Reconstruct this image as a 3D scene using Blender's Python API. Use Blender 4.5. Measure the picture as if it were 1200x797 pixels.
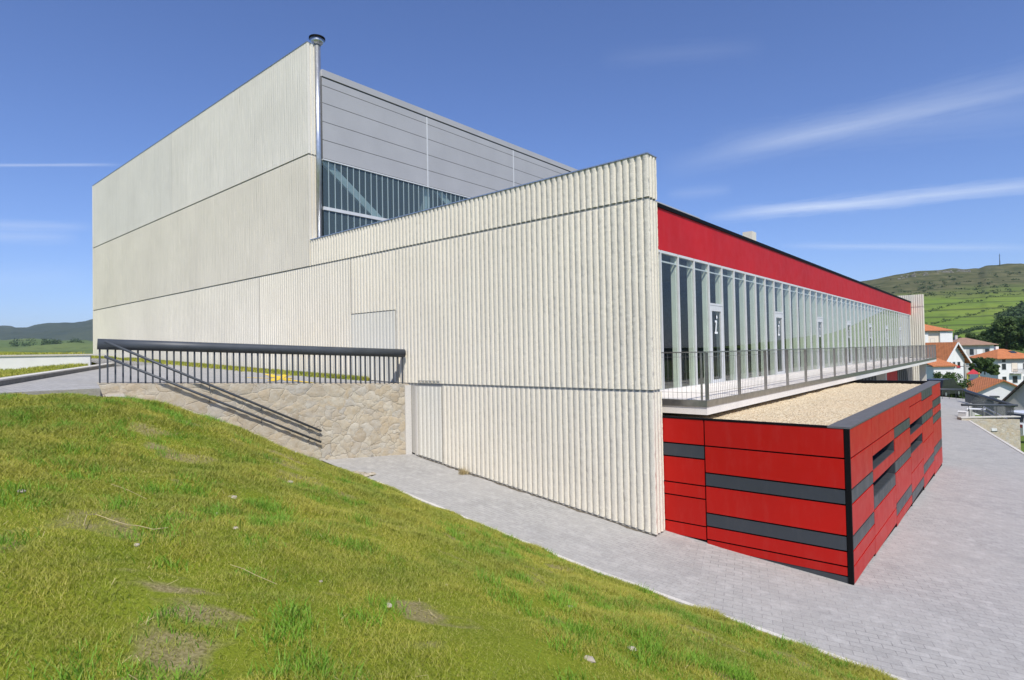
import bpy, math, random
import numpy as np
from mathutils import Vector, Matrix
random.seed(7); RNG = np.random.default_rng(7)
sc = bpy.context.scene
R_ = math.radians
for o in list(bpy.data.objects): bpy.data.objects.remove(o)

# ------------------------------------------------------------------ camera
F = 689.0; CX, CY = 600.0, 398.5
RIGHT = Vector((.75902873, .65077575, -.01913913))
DOWN = Vector((-.02784993, .00308445, -.99960736))
FWD = Vector((-.65046119, .75926373, .02046525))
EYE = Vector((5.4075, -10.5134, 0.0))
cam = bpy.data.cameras.new('camera'); co = bpy.data.objects.new('camera', cam); sc.collection.objects.link(co)
up = -DOWN; bk = -FWD
co.matrix_world = Matrix(((RIGHT.x, up.x, bk.x, EYE.x), (RIGHT.y, up.y, bk.y, EYE.y), (RIGHT.z, up.z, bk.z, EYE.z), (0, 0, 0, 1)))
cam.sensor_width = 36; cam.lens = F * 36 / 1200; cam.clip_start = .1; cam.clip_end = 20000
sc.camera = co
def raydir(px, py): return RIGHT * ((px - CX) / F) + DOWN * ((py - CY) / F) + FWD
def W(px, py, d): return EYE + raydir(px, py) * d
# ------------------------------------------------------------------ sun, sky, exposure
SUN = Vector((.60, -.47, 1.0)).normalized()          # towards the sun
SUN_STRENGTH, SKY_STRENGTH, EXPOSURE = 3.9, .10, .27
sun = bpy.data.lights.new('sun', 'SUN'); so = bpy.data.objects.new('sun', sun); sc.collection.objects.link(so)
sun.energy = SUN_STRENGTH; sun.angle = R_(.5); sun.color = (1, .955, .88)
so.rotation_euler = SUN.to_track_quat('Z', 'Y').to_euler()
sc.view_settings.view_transform = 'Standard'; sc.view_settings.look = 'None'
sc.view_settings.exposure = EXPOSURE; sc.view_settings.gamma = 1; sc.view_settings.use_curve_mapping = False
world = bpy.data.worlds.new('World'); sc.world = world; world.use_nodes = True
wn = world.node_tree.nodes; wl = world.node_tree.links
for n in list(wn): wn.remove(n)
def WN(t, **k):
    n = wn.new(t)
    for a, b in k.items(): setattr(n, a, b)
    return n
def wmath(op, a, b=None, c=None, clamp=False):
    n = WN('ShaderNodeMath', operation=op, use_clamp=clamp)
    for i, v in enumerate((a, b, c)):
        if v is None: continue
        if isinstance(v, (int, float)): n.inputs[i].default_value = v
        else: wl.new(v, n.inputs[i])
    return n.outputs[0]
wout = WN('ShaderNodeOutputWorld'); wbg = WN('ShaderNodeBackground')
sky = WN('ShaderNodeTexSky', sky_type='NISHITA', sun_disc=False)
sky.sun_elevation = math.asin(SUN.z); sky.sun_rotation = math.atan2(SUN.x, SUN.y)
sky.altitude = 300; sky.air_density = 1.0; sky.dust_density = .3; sky.ozone_density = 3.6
wbg.inputs[1].default_value = SKY_STRENGTH
tc = WN('ShaderNodeTexCoord')
gen = tc.outputs['Generated']
def wdot(v):
    n = WN('ShaderNodeVectorMath', operation='DOT_PRODUCT'); wl.new(gen, n.inputs[0]); n.inputs[1].default_value = v
    return n.outputs['Value']
# cirrus streaks: great-circle bands in the sky, broken up by stretched noise
STREAKS = [((820, 256), (1330, 205), 10, .60), ((860, 246), (1080, 238), 6, .22), ((770, 200), (1330, 60), 20, .20), ((860, 178), (1330, 78), 9, .16), ((820, 172), (1330, 118), 24, .13),
           ((910, 288), (1230, 291), 5, .30), ((-60, 194), (145, 193), 2.2, .42), ((-60, 262), (110, 266), 7, .26),
           ((-80, 276), (95, 278), 9, .24), ((700, 70), (900, 55), 14, .06), ((-80, 330), (110, 322), 16, .10), ((780, 228), (860, 222), 10, .14)]
cl = None
for (a, b, w_, st) in STREAKS:
    d1 = raydir(*a).normalized(); d2 = raydir(*b).normalized(); mid = (d1 + d2).normalized(); nn = d1.cross(d2).normalized(); al = nn.cross(mid)
    half = math.asin(min(1, (d2 - d1).length / 2))
    dist = wmath('ABSOLUTE', wmath('DIVIDE', wdot(nn), w_ / F))
    mp = WN('ShaderNodeCombineXYZ')
    wl.new(wmath('MULTIPLY', wdot(al), 7.0), mp.inputs[0]); wl.new(wmath('MULTIPLY', wdot(nn), 85.0), mp.inputs[1]); mp.inputs[2].default_value = w_ + a[0] * .01
    nz = WN('ShaderNodeTexNoise'); nz.inputs['Scale'].default_value = 2.2; nz.inputs['Detail'].default_value = 8; nz.inputs['Roughness'].default_value = .7
    wl.new(mp.outputs[0], nz.inputs['Vector'])
    wob = wmath('ADD', dist, wmath('MULTIPLY', wmath('SUBTRACT', nz.outputs[0], .5), 2.0))
    prof = wmath('POWER', wmath('SUBTRACT', 1.0, wob, clamp=True), 1.3)
    lon = wmath('SUBTRACT', 1.0, wmath('POWER', wmath('DIVIDE', wmath('ABSOLUTE', wdot(al)), math.sin(half)), 3.0), clamp=True)
    fwd = wmath('GREATER_THAN', wdot(mid), 0.2)
    m = wmath('MULTIPLY', wmath('MULTIPLY', wmath('MULTIPLY', prof, lon), fwd), wmath('MULTIPLY', wmath('POWER', wmath('ADD', nz.outputs[0], .3), 2.0), st * 1.05))
    cl = m if cl is None else wmath('ADD', cl, m)
tint = WN('ShaderNodeMix', data_type='RGBA', blend_type='MULTIPLY'); tint.inputs[0].default_value = 1; wl.new(sky.outputs[0], tint.inputs[6]); tint.inputs[7].default_value = (.86, .94, 1.26, 1)
mx = WN('ShaderNodeMix', data_type='RGBA'); wl.new(wmath('MINIMUM', cl, .8), mx.inputs[0]); wl.new(tint.outputs[2], mx.inputs[6]); mx.inputs[7].default_value = (8.2, 8.8, 9.6, 1)
wl.new(mx.outputs[2], wbg.inputs[0]); wl.new(wbg.outputs[0], wout.inputs[0])

# ------------------------------------------------------------------ materials
MATS = {}
def lin(c):
    return tuple(c) + (1,) if len(c) == 3 else c
class Mat:
    def __init__(s, name, rough=.7, base=(.5, .5, .5), spec=.5, metal=0):
        s.m = bpy.data.materials.new(name); s.m.use_nodes = True; s.nt = s.m.node_tree; s.n = s.nt.nodes; s.l = s.nt.links
        s.b = s.n['Principled BSDF']; s.out = s.n['Material Output']
        s.b.inputs['Base Color'].default_value = lin(base); s.b.inputs['Roughness'].default_value = rough
        s.b.inputs['Specular IOR Level'].default_value = spec; s.b.inputs['Metallic'].default_value = metal
        s.co = s.n.new('ShaderNodeTexCoord').outputs['Object']; MATS[name] = s.m
    def map(s, scale=(1, 1, 1), rot=(0, 0, 0), loc=(0, 0, 0)):
        n = s.n.new('ShaderNodeMapping'); n.inputs['Scale'].default_value = scale; n.inputs['Rotation'].default_value = rot; n.inputs['Location'].default_value = loc
        s.l.new(s.co, n.inputs['Vector']); return n.outputs[0]
    def noise(s, scale, detail=4, rough=.55, vec=None, dist=0):
        n = s.n.new('ShaderNodeTexNoise'); n.inputs['Scale'].default_value = scale; n.inputs['Detail'].default_value = detail
        n.inputs['Roughness'].default_value = rough; n.inputs['Distortion'].default_value = dist
        s.l.new(vec if vec else s.co, n.inputs['Vector']); return n.outputs[0]
    def ramp(s, fac, stops, interp='LINEAR'):
        n = s.n.new('ShaderNodeValToRGB'); s.l.new(fac, n.inputs[0]); cr = n.color_ramp; cr.interpolation = interp
        while len(cr.elements) < len(stops): cr.elements.new(.5)
        for e, (p, c) in zip(cr.elements, stops): e.position = p; e.color = lin(c) if isinstance(c, (tuple, list)) else (c, c, c, 1)
        return n.outputs[0]
    def mix(s, fac, a, b, mode='MIX'):
        n = s.n.new('ShaderNodeMix'); n.data_type = 'RGBA'; n.blend_type = mode
        for i, v in ((0, fac), (6, a), (7, b)):
            if isinstance(v, (int, float)): n.inputs[i].default_value = v
            elif isinstance(v, (tuple, list)): n.inputs[i].default_value = lin(v)
            else: s.l.new(v, n.inputs[i])
        return n.outputs[2]
    def math(s, op, a, b=0, clamp=False):
        n = s.n.new('ShaderNodeMath'); n.operation = op; n.use_clamp = clamp
        for i, v in enumerate((a, b)):
            if isinstance(v, (int, float)): n.inputs[i].default_value = v
            else: s.l.new(v, n.inputs[i])
        return n.outputs[0]
    def color(s, c): s.l.new(c, s.b.inputs['Base Color'])
    def roughness(s, r): s.l.new(r, s.b.inputs['Roughness'])
    def bump(s, h, strength=.4, dist=.01):
        n = s.n.new('ShaderNodeBump'); n.inputs['Strength'].default_value = strength; n.inputs['Distance'].default_value = dist
        s.l.new(h, n.inputs['Height']); s.l.new(n.outputs[0], s.b.inputs['Normal']); return n
def simple(name, base, rough=.6, metal=0, spec=.5, var=.12, scale=6, bump=0):
    m = Mat(name, rough, base, spec, metal)
    n = m.noise(scale, 5)
    lo = tuple(c * (1 - var) for c in base); hi = tuple(min(1, c * (1 + var)) for c in base)
    m.color(m.ramp(n, [(.3, lo), (.7, hi)]))
    if bump: m.bump(m.noise(scale * 8, 4), .5, bump)
    return m.m
def concrete(name, base, rough_face=True, streak=.18):
    m = Mat(name, .88, base, .25)
    big = m.noise(.35, 4, .6); fine = m.noise(38, 6, .75); st = m.noise(1.0, 5, .6, m.map((5, 5, .12)))
    c = m.mix(m.ramp(big, [(.35, 0), (.68, 1)]), tuple(x * .93 for x in base), tuple(min(1, x * 1.04) for x in base))
    c = m.mix(m.math('MULTIPLY', m.ramp(st, [(.5, 0), (.75, 1)]), streak), c, tuple(x * .62 for x in base))
    c = m.mix(m.math('MULTIPLY', m.ramp(fine, [(.38, 1), (.50, 0)]), .42), c, tuple(x * .6 for x in base))
    pit = m.noise(11, 3, .5)
    c = m.mix(m.math('MULTIPLY', m.ramp(pit, [(.2, 1), (.3, 0)]), .04), c, tuple(x * .6 for x in base))
    m.color(c)
    if rough_face: m.bump(m.math('ADD', fine, m.math('MULTIPLY', m.noise(24, 4), .7)), .75, .010)
    return m.m
M = {}
M['conc_low'] = concrete('concrete warm', (.815, .755, .625)); M['conc_mid'] = concrete('concrete sand', (.765, .705, .58))
M['conc_up'] = concrete('concrete pale', (.785, .742, .64), streak=.14); M['conc_smooth'] = concrete('concrete plain', (.62, .59, .53), False)
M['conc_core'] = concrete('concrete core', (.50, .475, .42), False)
M['conc_grey'] = concrete('concrete grey', (.745, .71, .62), streak=.2); M['door_green'] = concrete('grey green steel', (.73, .70, .605), False, .05)
M['plaster'] = simple('white plaster', (.78, .77, .74), .85, var=.04, scale=2)
M['plaster_cream'] = simple('cream plaster', (.78, .68, .56), .85, var=.05, scale=1.5)
M['plaster_grey'] = simple('grey plaster', (.50, .48, .45), .85, var=.10, scale=.8)
M['steel_dark'] = simple('slate painted steel', (.055, .063, .073), .5, var=.15, scale=3)
M['black'] = simple('black trim', (.004, .004, .0045), .7, spec=.15)
M['stainless'] = simple('brushed stainless', (.42, .40, .37), .34, .9, var=.15, scale=8)
M['galv'] = simple('galvanised steel', (.55, .57, .6), .35, .85, var=.12, scale=9)
M['alu'] = simple('aluminium frame', (.62, .63, .625), .45, 0, var=.05)
M['white_frame'] = simple('white frame', (.62, .63, .63), .5, var=.04)
M['cladding'] = simple('grey metal cladding', (.43, .425, .42), .5, .05, var=.05, scale=.8)
M['coping'] = simple('grey coping', (.12, .12, .12), .65, 0, .3, var=.1)
M['fin'] = simple('pale green fin', (.70, .745, .645), .6, var=.06, scale=1.5)
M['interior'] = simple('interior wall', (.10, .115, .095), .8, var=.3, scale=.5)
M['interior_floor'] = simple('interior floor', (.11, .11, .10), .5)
M['slab'] = concrete('balcony concrete', (.80, .755, .69), False)
M['skin_white'] = simple('white sheet', (.8, .8, .8), .5)
def red(name, base, rough):
    m = Mat(name, rough, base, .5)
    m.b.inputs['Specular IOR Level'].default_value = .28
    n = m.noise(.7, 4); c0 = m.ramp(n, [(.3, tuple(c * .93 for c in base)), (.7, tuple(min(1, c * 1.06) for c in base))])
    oi = m.n.new('ShaderNodeObjectInfo'); c0 = m.mix(m.math('MULTIPLY', oi.outputs['Random'], .22), c0, tuple(c * .55 for c in base))
    du = m.noise(5, 6, .7, m.map((1, 1, .25))); c0 = m.mix(m.math('MULTIPLY', m.ramp(du, [(.5, 0), (.8, 1)]), .05), c0, (.45, .36, .30)); m.color(c0)
    f = m.noise(3, 5); m.roughness(m.ramp(f, [(.3, rough - .05), (.7, rough + .07)])); return m.m
M['red'] = red('red panel', (.50, .010, .006), .42); M['fascia'] = red('red fascia', (.52, .012, .016), .6)
M['greypanel'] = red('charcoal panel', (.055, .062, .07), .38)
def glass(name, tint, ior=1.5, rough=0.0, through=1.0, body=(.1, .13, .13)):
    m = Mat(name, .05); n, l = m.n, m.l
    tr = n.new('ShaderNodeBsdfTransparent'); tr.inputs[0].default_value = lin(tint)
    gl = n.new('ShaderNodeBsdfGlossy'); gl.inputs['Roughness'].default_value = rough
    df = n.new('ShaderNodeBsdfDiffuse'); df.inputs[0].default_value = lin(body)
    mixd = n.new('ShaderNodeMixShader'); mixd.inputs[0].default_value = through; l.new(df.outputs[0], mixd.inputs[1]); l.new(tr.outputs[0], mixd.inputs[2])
    lw_ = n.new('ShaderNodeLayerWeight'); lw_.inputs[0].default_value = .5
    f0 = ((ior - 1) / (ior + 1)) ** 2 * 1.6; sch = m.math('ADD', m.math('MULTIPLY', m.math('POWER', lw_.outputs['Facing'], 5.0), 1 - f0), f0)
    mxs = n.new('ShaderNodeMixShader'); l.new(sch, mxs.inputs[0]); l.new(mixd.outputs[0], mxs.inputs[1]); l.new(gl.outputs[0], mxs.inputs[2])
    l.new(mxs.outputs[0], m.out.inputs[0]); return m.m
M['glass'] = glass('facade glass', (.90, .945, .91), 1.5)
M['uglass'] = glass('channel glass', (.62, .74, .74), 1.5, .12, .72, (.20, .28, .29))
M['carglass'] = glass('dark glass', (.02, .02, .02), 1.5, 0, .6, (.01, .01, .012))
def m_pane():
    return simple('window pane', (.03, .035, .04), .12, var=.3)
M['pane'] = m_pane()
def m_pavers():
    m = Mat('grey pavers', .8, (.4, .4, .4), .35)
    def bricks(rot, w, h):
        b = m.n.new('ShaderNodeTexBrick'); b.inputs['Scale'].default_value = 1; b.inputs['Brick Width'].default_value = w; b.inputs['Row Height'].default_value = h
        b.inputs['Mortar Size'].default_value = .006; b.inputs['Mortar Smooth'].default_value = .25; b.inputs['Bias'].default_value = 0
        b.inputs['Color1'].default_value = (.315, .302, .276, 1); b.inputs['Color2'].default_value = (.395, .38, .348, 1); b.inputs['Mortar'].default_value = (.17, .163, .153, 1)
        m.l.new(m.map((1, 1, 1), (0, 0, rot)), b.inputs['Vector']); return b
    b = bricks(R_(-19), .26, .13)
    b2 = bricks(R_(0), .20, .10)
    # pavers laid along the wall on the narrow path, turned on the plaza
    sx = m.n.new('ShaderNodeSeparateXYZ'); m.l.new(m.co, sx.inputs[0])
    sel = m.math('GREATER_THAN', m.math('ADD', sx.outputs[0], m.math('MULTIPLY', sx.outputs[1], .6)), .6)
    bc = m.mix(sel, b2.outputs[0], b.outputs[0])
    big = m.noise(.45, 5, .6); c = m.mix(m.ramp(big, [(.35, 0), (.68, .8)]), bc, (.385, .365, .33))
    dirt = m.noise(1.3, 6, .65); c = m.mix(m.math('MULTIPLY', m.ramp(dirt, [(.5, 0), (.72, 1)]), .65), c, (.255, .245, .228))
    wht = m.noise(4.5, 5, .7); c = m.mix(m.math('MULTIPLY', m.ramp(wht, [(.50, 0), (.70, 1)]), .6), c, (.52, .50, .462))
    fine = m.noise(40, 4); c = m.mix(.2, c, m.ramp(fine, [(.2, .14), (.8, .66)]))
    m.color(c)
    h = m.math('ADD', m.math('MULTIPLY', m.mix(sel, b2.outputs[1], b.outputs[1]), -1.0), m.math('MULTIPLY', fine, .35))
    m.bump(h, .5, .006); return m.m
M['pavers'] = m_pavers()
def m_stone():
    m = Mat('rubble stone', .92, (.5, .42, .3), .15)
    def warped(scale, rot, dist, amp, seed):
        v = m.map(scale, rot, (seed, seed * 2, 0)); nz = m.n.new('ShaderNodeTexNoise'); nz.inputs['Scale'].default_value = dist; nz.inputs['Detail'].default_value = 5; m.l.new(v, nz.inputs['Vector'])
        add = m.n.new('ShaderNodeVectorMath'); add.operation = 'MULTIPLY_ADD'; m.l.new(nz.outputs['Color'], add.inputs[0]); add.inputs[1].default_value = (amp,) * 3; m.l.new(v, add.inputs[2]); return add.outputs[0]
    def vor(feat, vec, sc_):
        n = m.n.new('ShaderNodeTexVoronoi'); n.feature = feat; n.inputs['Scale'].default_value = sc_; n.inputs['Randomness'].default_value = 1; m.l.new(vec, n.inputs['Vector']); return n
    w1 = warped((1, 1, 1.5), (0, .12, 0), 1.3, .5, 3); w2 = warped((1, 1, 1.1), (0, -.5, .2), 2.2, .5, 8)
    big = m.noise(.55, 3, .5); sel = m.ramp(big, [(.47, 0), (.53, 1)])
    e = m.mix(sel, vor('DISTANCE_TO_EDGE', w1, 2.5).outputs['Distance'], vor('DISTANCE_TO_EDGE', w2, 3.9).outputs['Distance'])
    col = m.mix(sel, vor('F1', w1, 2.5).outputs['Color'], vor('F1', w2, 3.9).outputs['Color'])
    sp = m.n.new('ShaderNodeSeparateColor'); m.l.new(col, sp.inputs[0])
    c = m.ramp(sp.outputs[0], [(0, (.42, .36, .27)), (.3, (.52, .47, .37)), (.55, (.50, .42, .30)), (.8, (.45, .42, .36)), (1, (.56, .51, .41))])
    f = m.noise(6, 6, .7); f2 = m.noise(26, 5, .7)
    c = m.mix(m.math('MULTIPLY', m.ramp(f, [(.45, 0), (.7, 1)]), .45), c, (.40, .29, .16)); c = m.mix(m.math('MULTIPLY', m.ramp(f, [(.3, 1), (.45, 0)]), .4), c, (.62, .58, .48))
    c = m.mix(m.math('MULTIPLY', m.ramp(f2, [(.35, 1), (.5, 0)]), .25), c, (.25, .20, .13))
    c = m.mix(m.math('MULTIPLY', m.ramp(e, [(.006, 1), (.03, 0)]), .8), c, (.52, .47, .375))
    crack = m.math('MULTIPLY', m.ramp(e, [(.0, 1), (.012, 0)]), m.ramp(m.noise(1.4, 4, .6), [(.52, 0), (.6, 1)]))
    c = m.mix(crack, c, (.16, .13, .09)); m.color(c)
    h = m.math('ADD', m.math('SUBTRACT', m.ramp(e, [(0, .25), (.05, .6), (.3, .9)]), m.math('MULTIPLY', crack, .5)), m.math('ADD', m.math('MULTIPLY', f, .9), m.math('MULTIPLY', f2, .3)))
    m.bump(h, .7, .03); return m.m
M['stone'] = m_stone()
def m_soil():
    m = Mat('lawn soil', .95, (.1, .1, .03), .1)
    at = m.n.new('ShaderNodeAttribute'); at.attribute_name = 'bare'; f = m.noise(45, 5, .7); k = m.noise(7, 5, .65)
    g = m.ramp(f, [(.3, (.13, .165, .012)), (.7, (.26, .30, .03))])
    s = m.ramp(f, [(.3, (.15, .11, .05)), (.7, (.44, .35, .21))])
    b = m.math('ADD', at.outputs['Fac'], m.math('MULTIPLY', m.math('SUBTRACT', k, .5), .22))
    c = m.mix(m.ramp(b, [(.57, 0), (.72, .75)]), g, s); m.color(c); m.bump(f, .8, .02); return m.m
M['soil'] = m_soil()
def m_blade(name, c0, c1, c2):
    m = Mat(name, .6, c0, .25)
    n = m.noise(1.1, 6, .68); f = m.noise(60, 2, .5)
    c = m.mix(m.ramp(n, [(.34, 0), (.62, 1)]), c0, c1); c = m.mix(m.ramp(f, [(.45, 0), (.75, .9)]), c, c2); m.color(c)
    tr = m.n.new('ShaderNodeBsdfTranslucent'); m.l.new(c, tr.inputs[0]); mxs = m.n.new('ShaderNodeMixShader'); mxs.inputs[0].default_value = .3
    m.l.new(m.b.outputs[0], mxs.inputs[1]); m.l.new(tr.outputs[0], mxs.inputs[2]); m.l.new(mxs.outputs[0], m.out.inputs[0]); return m.m
M['blade'] = m_blade('grass blade', (.185, .275, .022), (.44, .425, .055), (.58, .50, .18))
M['clump'] = m_blade('tall grass blade', (.13, .30, .02), (.20, .39, .03), (.38, .47, .10))
M['straw'] = simple('dry straw', (.50, .40, .20), .8, var=.25)
M['rock'] = simple('field stone', (.42, .365, .28), .9, var=.2, scale=9, bump=.01)
def m_gravel():
    m = Mat('roof gravel', .95, (.6, .5, .35), .15)
    v = m.n.new('ShaderNodeTexVoronoi'); v.inputs['Scale'].default_value = 42; m.l.new(m.co, v.inputs['Vector'])
    sp = m.n.new('ShaderNodeSeparateColor'); m.l.new(v.outputs['Color'], sp.inputs[0])
    c = m.ramp(sp.outputs[0], [(0, (.42, .31, .18)), (.25, (.62, .50, .32)), (.6, (.70, .58, .39)), (.85, (.76, .66, .47)), (1, (.46, .37, .25))])
    b = m.noise(1.2, 5); c = m.mix(m.ramp(b, [(.5, 0), (.75, .35)]), c, (.62, .46, .28)); m.color(c)
    m.bump(v.outputs['Distance'], .8, .02); return m.m
M['gravel'] = m_gravel()
def m_tiles(name, base):
    m = Mat(name, .85, base, .2)
    n = m.noise(1.2, 5); f = m.noise(9, 3)
    w = m.n.new('ShaderNodeTexWave'); w.inputs['Scale'].default_value = 1.2; w.inputs['Distortion'].default_value = .6; m.l.new(m.map(), w.inputs['Vector'])
    c = m.ramp(n, [(.3, tuple(x * .8 for x in base)), (.7, tuple(min(1, x * 1.15) for x in base))])
    c = m.mix(m.math('MULTIPLY', w.outputs[1], .25), c, tuple(x * .5 for x in base)); c = m.mix(.15, c, m.ramp(f, [(.3, (.1, .05, .03)), (.7, (.6, .35, .2))])); m.color(c); m.bump(w.outputs[1], .5, .05); return m.m
M['tile'] = m_tiles('orange roof tiles', (.56, .19, .07)); M['tile_brown'] = m_tiles('brown roof tiles', (.33, .21, .15)); M['tile_dark'] = m_tiles('dark slate tiles', (.06, .06, .065))
def m_leaf(name, lo, hi):
    m = Mat(name, .65, lo, .2); n = m.noise(.8, 4); m.color(m.ramp(n, [(.3, lo), (.7, hi)]))
    tr = m.n.new('ShaderNodeBsdfTranslucent'); tr.inputs[0].default_value = lin(hi); mxs = m.n.new('ShaderNodeMixShader'); mxs.inputs[0].default_value = .2
    m.l.new(m.b.outputs[0], mxs.inputs[1]); m.l.new(tr.outputs[0], mxs.inputs[2]); m.l.new(mxs.outputs[0], m.out.inputs[0]); return m.m
M['leaf_dark'] = m_leaf('dark leaves', (.045, .08, .02), (.095, .15, .04)); M['leaf'] = m_leaf('green leaves', (.04, .08, .018), (.085, .14, .035))
M['leaf_far'] = m_leaf('far leaves', (.036, .066, .022), (.07, .115, .036))
M['bark'] = simple('bark', (.10, .075, .05), .9, var=.3, scale=4)
M['yellow'] = simple('yellow paint', (.75, .52, .03), .7, var=.15, scale=12)
M['wood_pole'] = concrete('pole concrete', (.45, .42, .36), False)
M['tyre'] = simple('tyre rubber', (.015, .015, .016), .8); M['car_white'] = simple('white car paint', (.75, .76, .77), .25, var=.02)
M['car_dark'] = simple('dark car paint', (.02, .022, .026), .25, var=.05); M['lamp_glass'] = simple('lamp cover', (.7, .7, .68), .3)
M['brick'] = simple('brick red', (.25, .09, .06), .9, var=.25); M['red_paint'] = simple('red paint', (.5, .03, .04), .5); M['purple'] = simple('purple plastic', (.2, .1, .4), .5); M['ylw_plastic'] = simple('yellow plastic', (.6, .55, .08), .5)
M['glow_white'] = simple('white vinyl', (.85, .85, .85), .5, var=.01)
M['dirt_joint'] = simple('dark soil joint', (.12, .10, .07), .95, var=.3)

M['teal_frame'] = simple('pale channel edge', (.38, .46, .47), .5, var=.05); M['parapet'] = concrete('parapet stone', (.50, .455, .375)); M['cliff_rock'] = simple('cliff rock', (.19, .18, .15), .95, var=.45, scale=.25)
M['kerb_shaded'] = simple('shaded kerb face', (.16, .155, .145), .85, var=.2)  # kerb face with its shade painted into the base colour
# ------------------------------------------------------------------ mesh helpers
class MB:
    def __init__(s): s.v = []; s.f = []
    def add(s, vs, fs):
        o = len(s.v); s.v += [tuple(v) for v in vs]; s.f += [tuple(i + o for i in f) for f in fs]; return s
    def box(s, a, b):
        x0, y0, z0 = (min(a[i], b[i]) for i in range(3)); x1, y1, z1 = (max(a[i], b[i]) for i in range(3))
        return s.add([(x0, y0, z0), (x1, y0, z0), (x1, y1, z0), (x0, y1, z0), (x0, y0, z1), (x1, y0, z1), (x1, y1, z1), (x0, y1, z1)],
                     [(3, 2, 1, 0), (4, 5, 6, 7), (0, 1, 5, 4), (1, 2, 6, 5), (2, 3, 7, 6), (3, 0, 4, 7)])
    def prism(s, poly, z0, z1):
        n = len(poly); zz0 = z0 if hasattr(z0, '__len__') else [z0] * n; zz1 = z1 if hasattr(z1, '__len__') else [z1] * n
        area = sum(poly[i][0] * poly[(i + 1) % n][1] - poly[(i + 1) % n][0] * poly[i][1] for i in range(n))
        if area < 0: poly = poly[::-1]; zz0 = zz0[::-1]; zz1 = zz1[::-1]
        vs = [(p[0], p[1], zz0[i]) for i, p in enumerate(poly)] + [(p[0], p[1], zz1[i]) for i, p in enumerate(poly)]
        fs = [tuple(range(n - 1, -1, -1)), tuple(range(n, 2 * n))] + [(i, (i + 1) % n, n + (i + 1) % n, n + i) for i in range(n)]
        return s.add(vs, fs)
    def tube(s, pts, r, n=10, r2=None, caps=True):
        pts = [Vector(p) for p in pts]; k = len(pts); vs = []; fs = []
        for i, p in enumerate(pts):
            t = (pts[min(i + 1, k - 1)] - pts[max(i - 1, 0)]).normalized()
            a = t.cross(Vector((0, 0, 1))); a = Vector((1, 0, 0)) if a.length < 1e-3 else a.normalized(); b = t.cross(a)
            rr = r if r2 is None else r + (r2 - r) * i / max(1, k - 1)
            for j in range(n):
                an = 2 * math.pi * j / n; vs.append(p + a * (math.cos(an) * rr) + b * (math.sin(an) * rr))
        for i in range(k - 1):
            for j in range(n): fs.append((i * n + j, i * n + (j + 1) % n, (i + 1) * n + (j + 1) % n, (i + 1) * n + j))
        if caps: fs.append(tuple(range(n - 1, -1, -1))); fs.append(tuple(range((k - 1) * n, k * n)))
        return s.add(vs, fs)
    def bar(s, a, b, w, h, up=(0, 0, 1)):
        a = Vector(a); b = Vector(b); t = (b - a).normalized(); u = Vector(up); sd = t.cross(u)
        sd = Vector((1, 0, 0)) if sd.length < 1e-4 else sd.normalized(); u = sd.cross(t).normalized(); vs = []
        for p in (a, b):
            for i, j in ((-1, -1), (1, -1), (1, 1), (-1, 1)): vs.append(p + sd * (i * w / 2) + u * (j * h / 2))
        return s.add(vs, [(0, 1, 2, 3)[::-1], (4, 5, 6, 7), (0, 1, 5, 4), (1, 2, 6, 5), (2, 3, 7, 6), (3, 0, 4, 7)])
    def sphere(s, c, r, nu=10, nv=6, jit=0):
        c = Vector(c); vs = []; fs = []
        r = r if hasattr(r, '__len__') else (r, r, r)
        for i in range(nv + 1):
            th = math.pi * i / nv
            for j in range(nu):
                ph = 2 * math.pi * j / nu; k = 1 + random.uniform(-jit, jit)
                vs.append(c + Vector((math.sin(th) * math.cos(ph) * r[0] * k, math.sin(th) * math.sin(ph) * r[1] * k, math.cos(th) * r[2] * k)))
        for i in range(nv):
            for j in range(nu): fs.append((i * nu + j, (i + 1) * nu + j, (i + 1) * nu + (j + 1) % nu, i * nu + (j + 1) % nu))
        return s.add(vs, fs)
    def build(s, name, mat, parent=None, smooth=False, label=None, kind=None):
        off = world_loc(parent); me = bpy.data.meshes.new(name)
        me.from_pydata([(v[0] - off[0], v[1] - off[1], v[2] - off[2]) for v in s.v], [], s.f); me.update()
        return link(name, me, mat, parent, smooth, label, kind)
def world_loc(p):
    o = Vector((0, 0, 0))
    while p is not None: o = o + Vector(p.location); p = p.parent
    return o
def link(name, me, mat, parent=None, smooth=False, label=None, kind=None):
    o = bpy.data.objects.new(name, me); sc.collection.objects.link(o)
    me.materials.append(M[mat] if isinstance(mat, str) else mat)
    if smooth: me.polygons.foreach_set('use_smooth', [True] * len(me.polygons))
    if parent is not None: o.parent = parent
    if label: o['label'] = label
    if kind: o['kind'] = kind
    return o
def npmesh(name, V, Q):
    me = bpy.data.meshes.new(name); V = np.asarray(V, np.float32); Q = np.asarray(Q, np.int32); k = Q.shape[1]
    me.vertices.add(len(V)); me.vertices.foreach_set('co', V.ravel()); me.loops.add(Q.size); me.loops.foreach_set('vertex_index', Q.ravel())
    me.polygons.add(len(Q)); me.polygons.foreach_set('loop_start', np.arange(0, Q.size, k, dtype=np.int32)); me.polygons.foreach_set('loop_total', np.full(len(Q), k, np.int32))
    me.update(calc_edges=True); me.validate(); return me
def gridfaces(nx, ny):
    i, j = np.meshgrid(np.arange(nx - 1), np.arange(ny - 1), indexing='ij'); a = (i * ny + j).ravel()
    return np.stack([a, a + ny, a + ny + 1, a + 1], 1)
def thing(name, label, cat, loc=(0, 0, 0), group=None):
    o = bpy.data.objects.new(name, None); sc.collection.objects.link(o); o.location = loc; o.empty_display_size = .3
    o['label'] = label; o['category'] = cat
    if group: o['group'] = group
    return o
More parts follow.
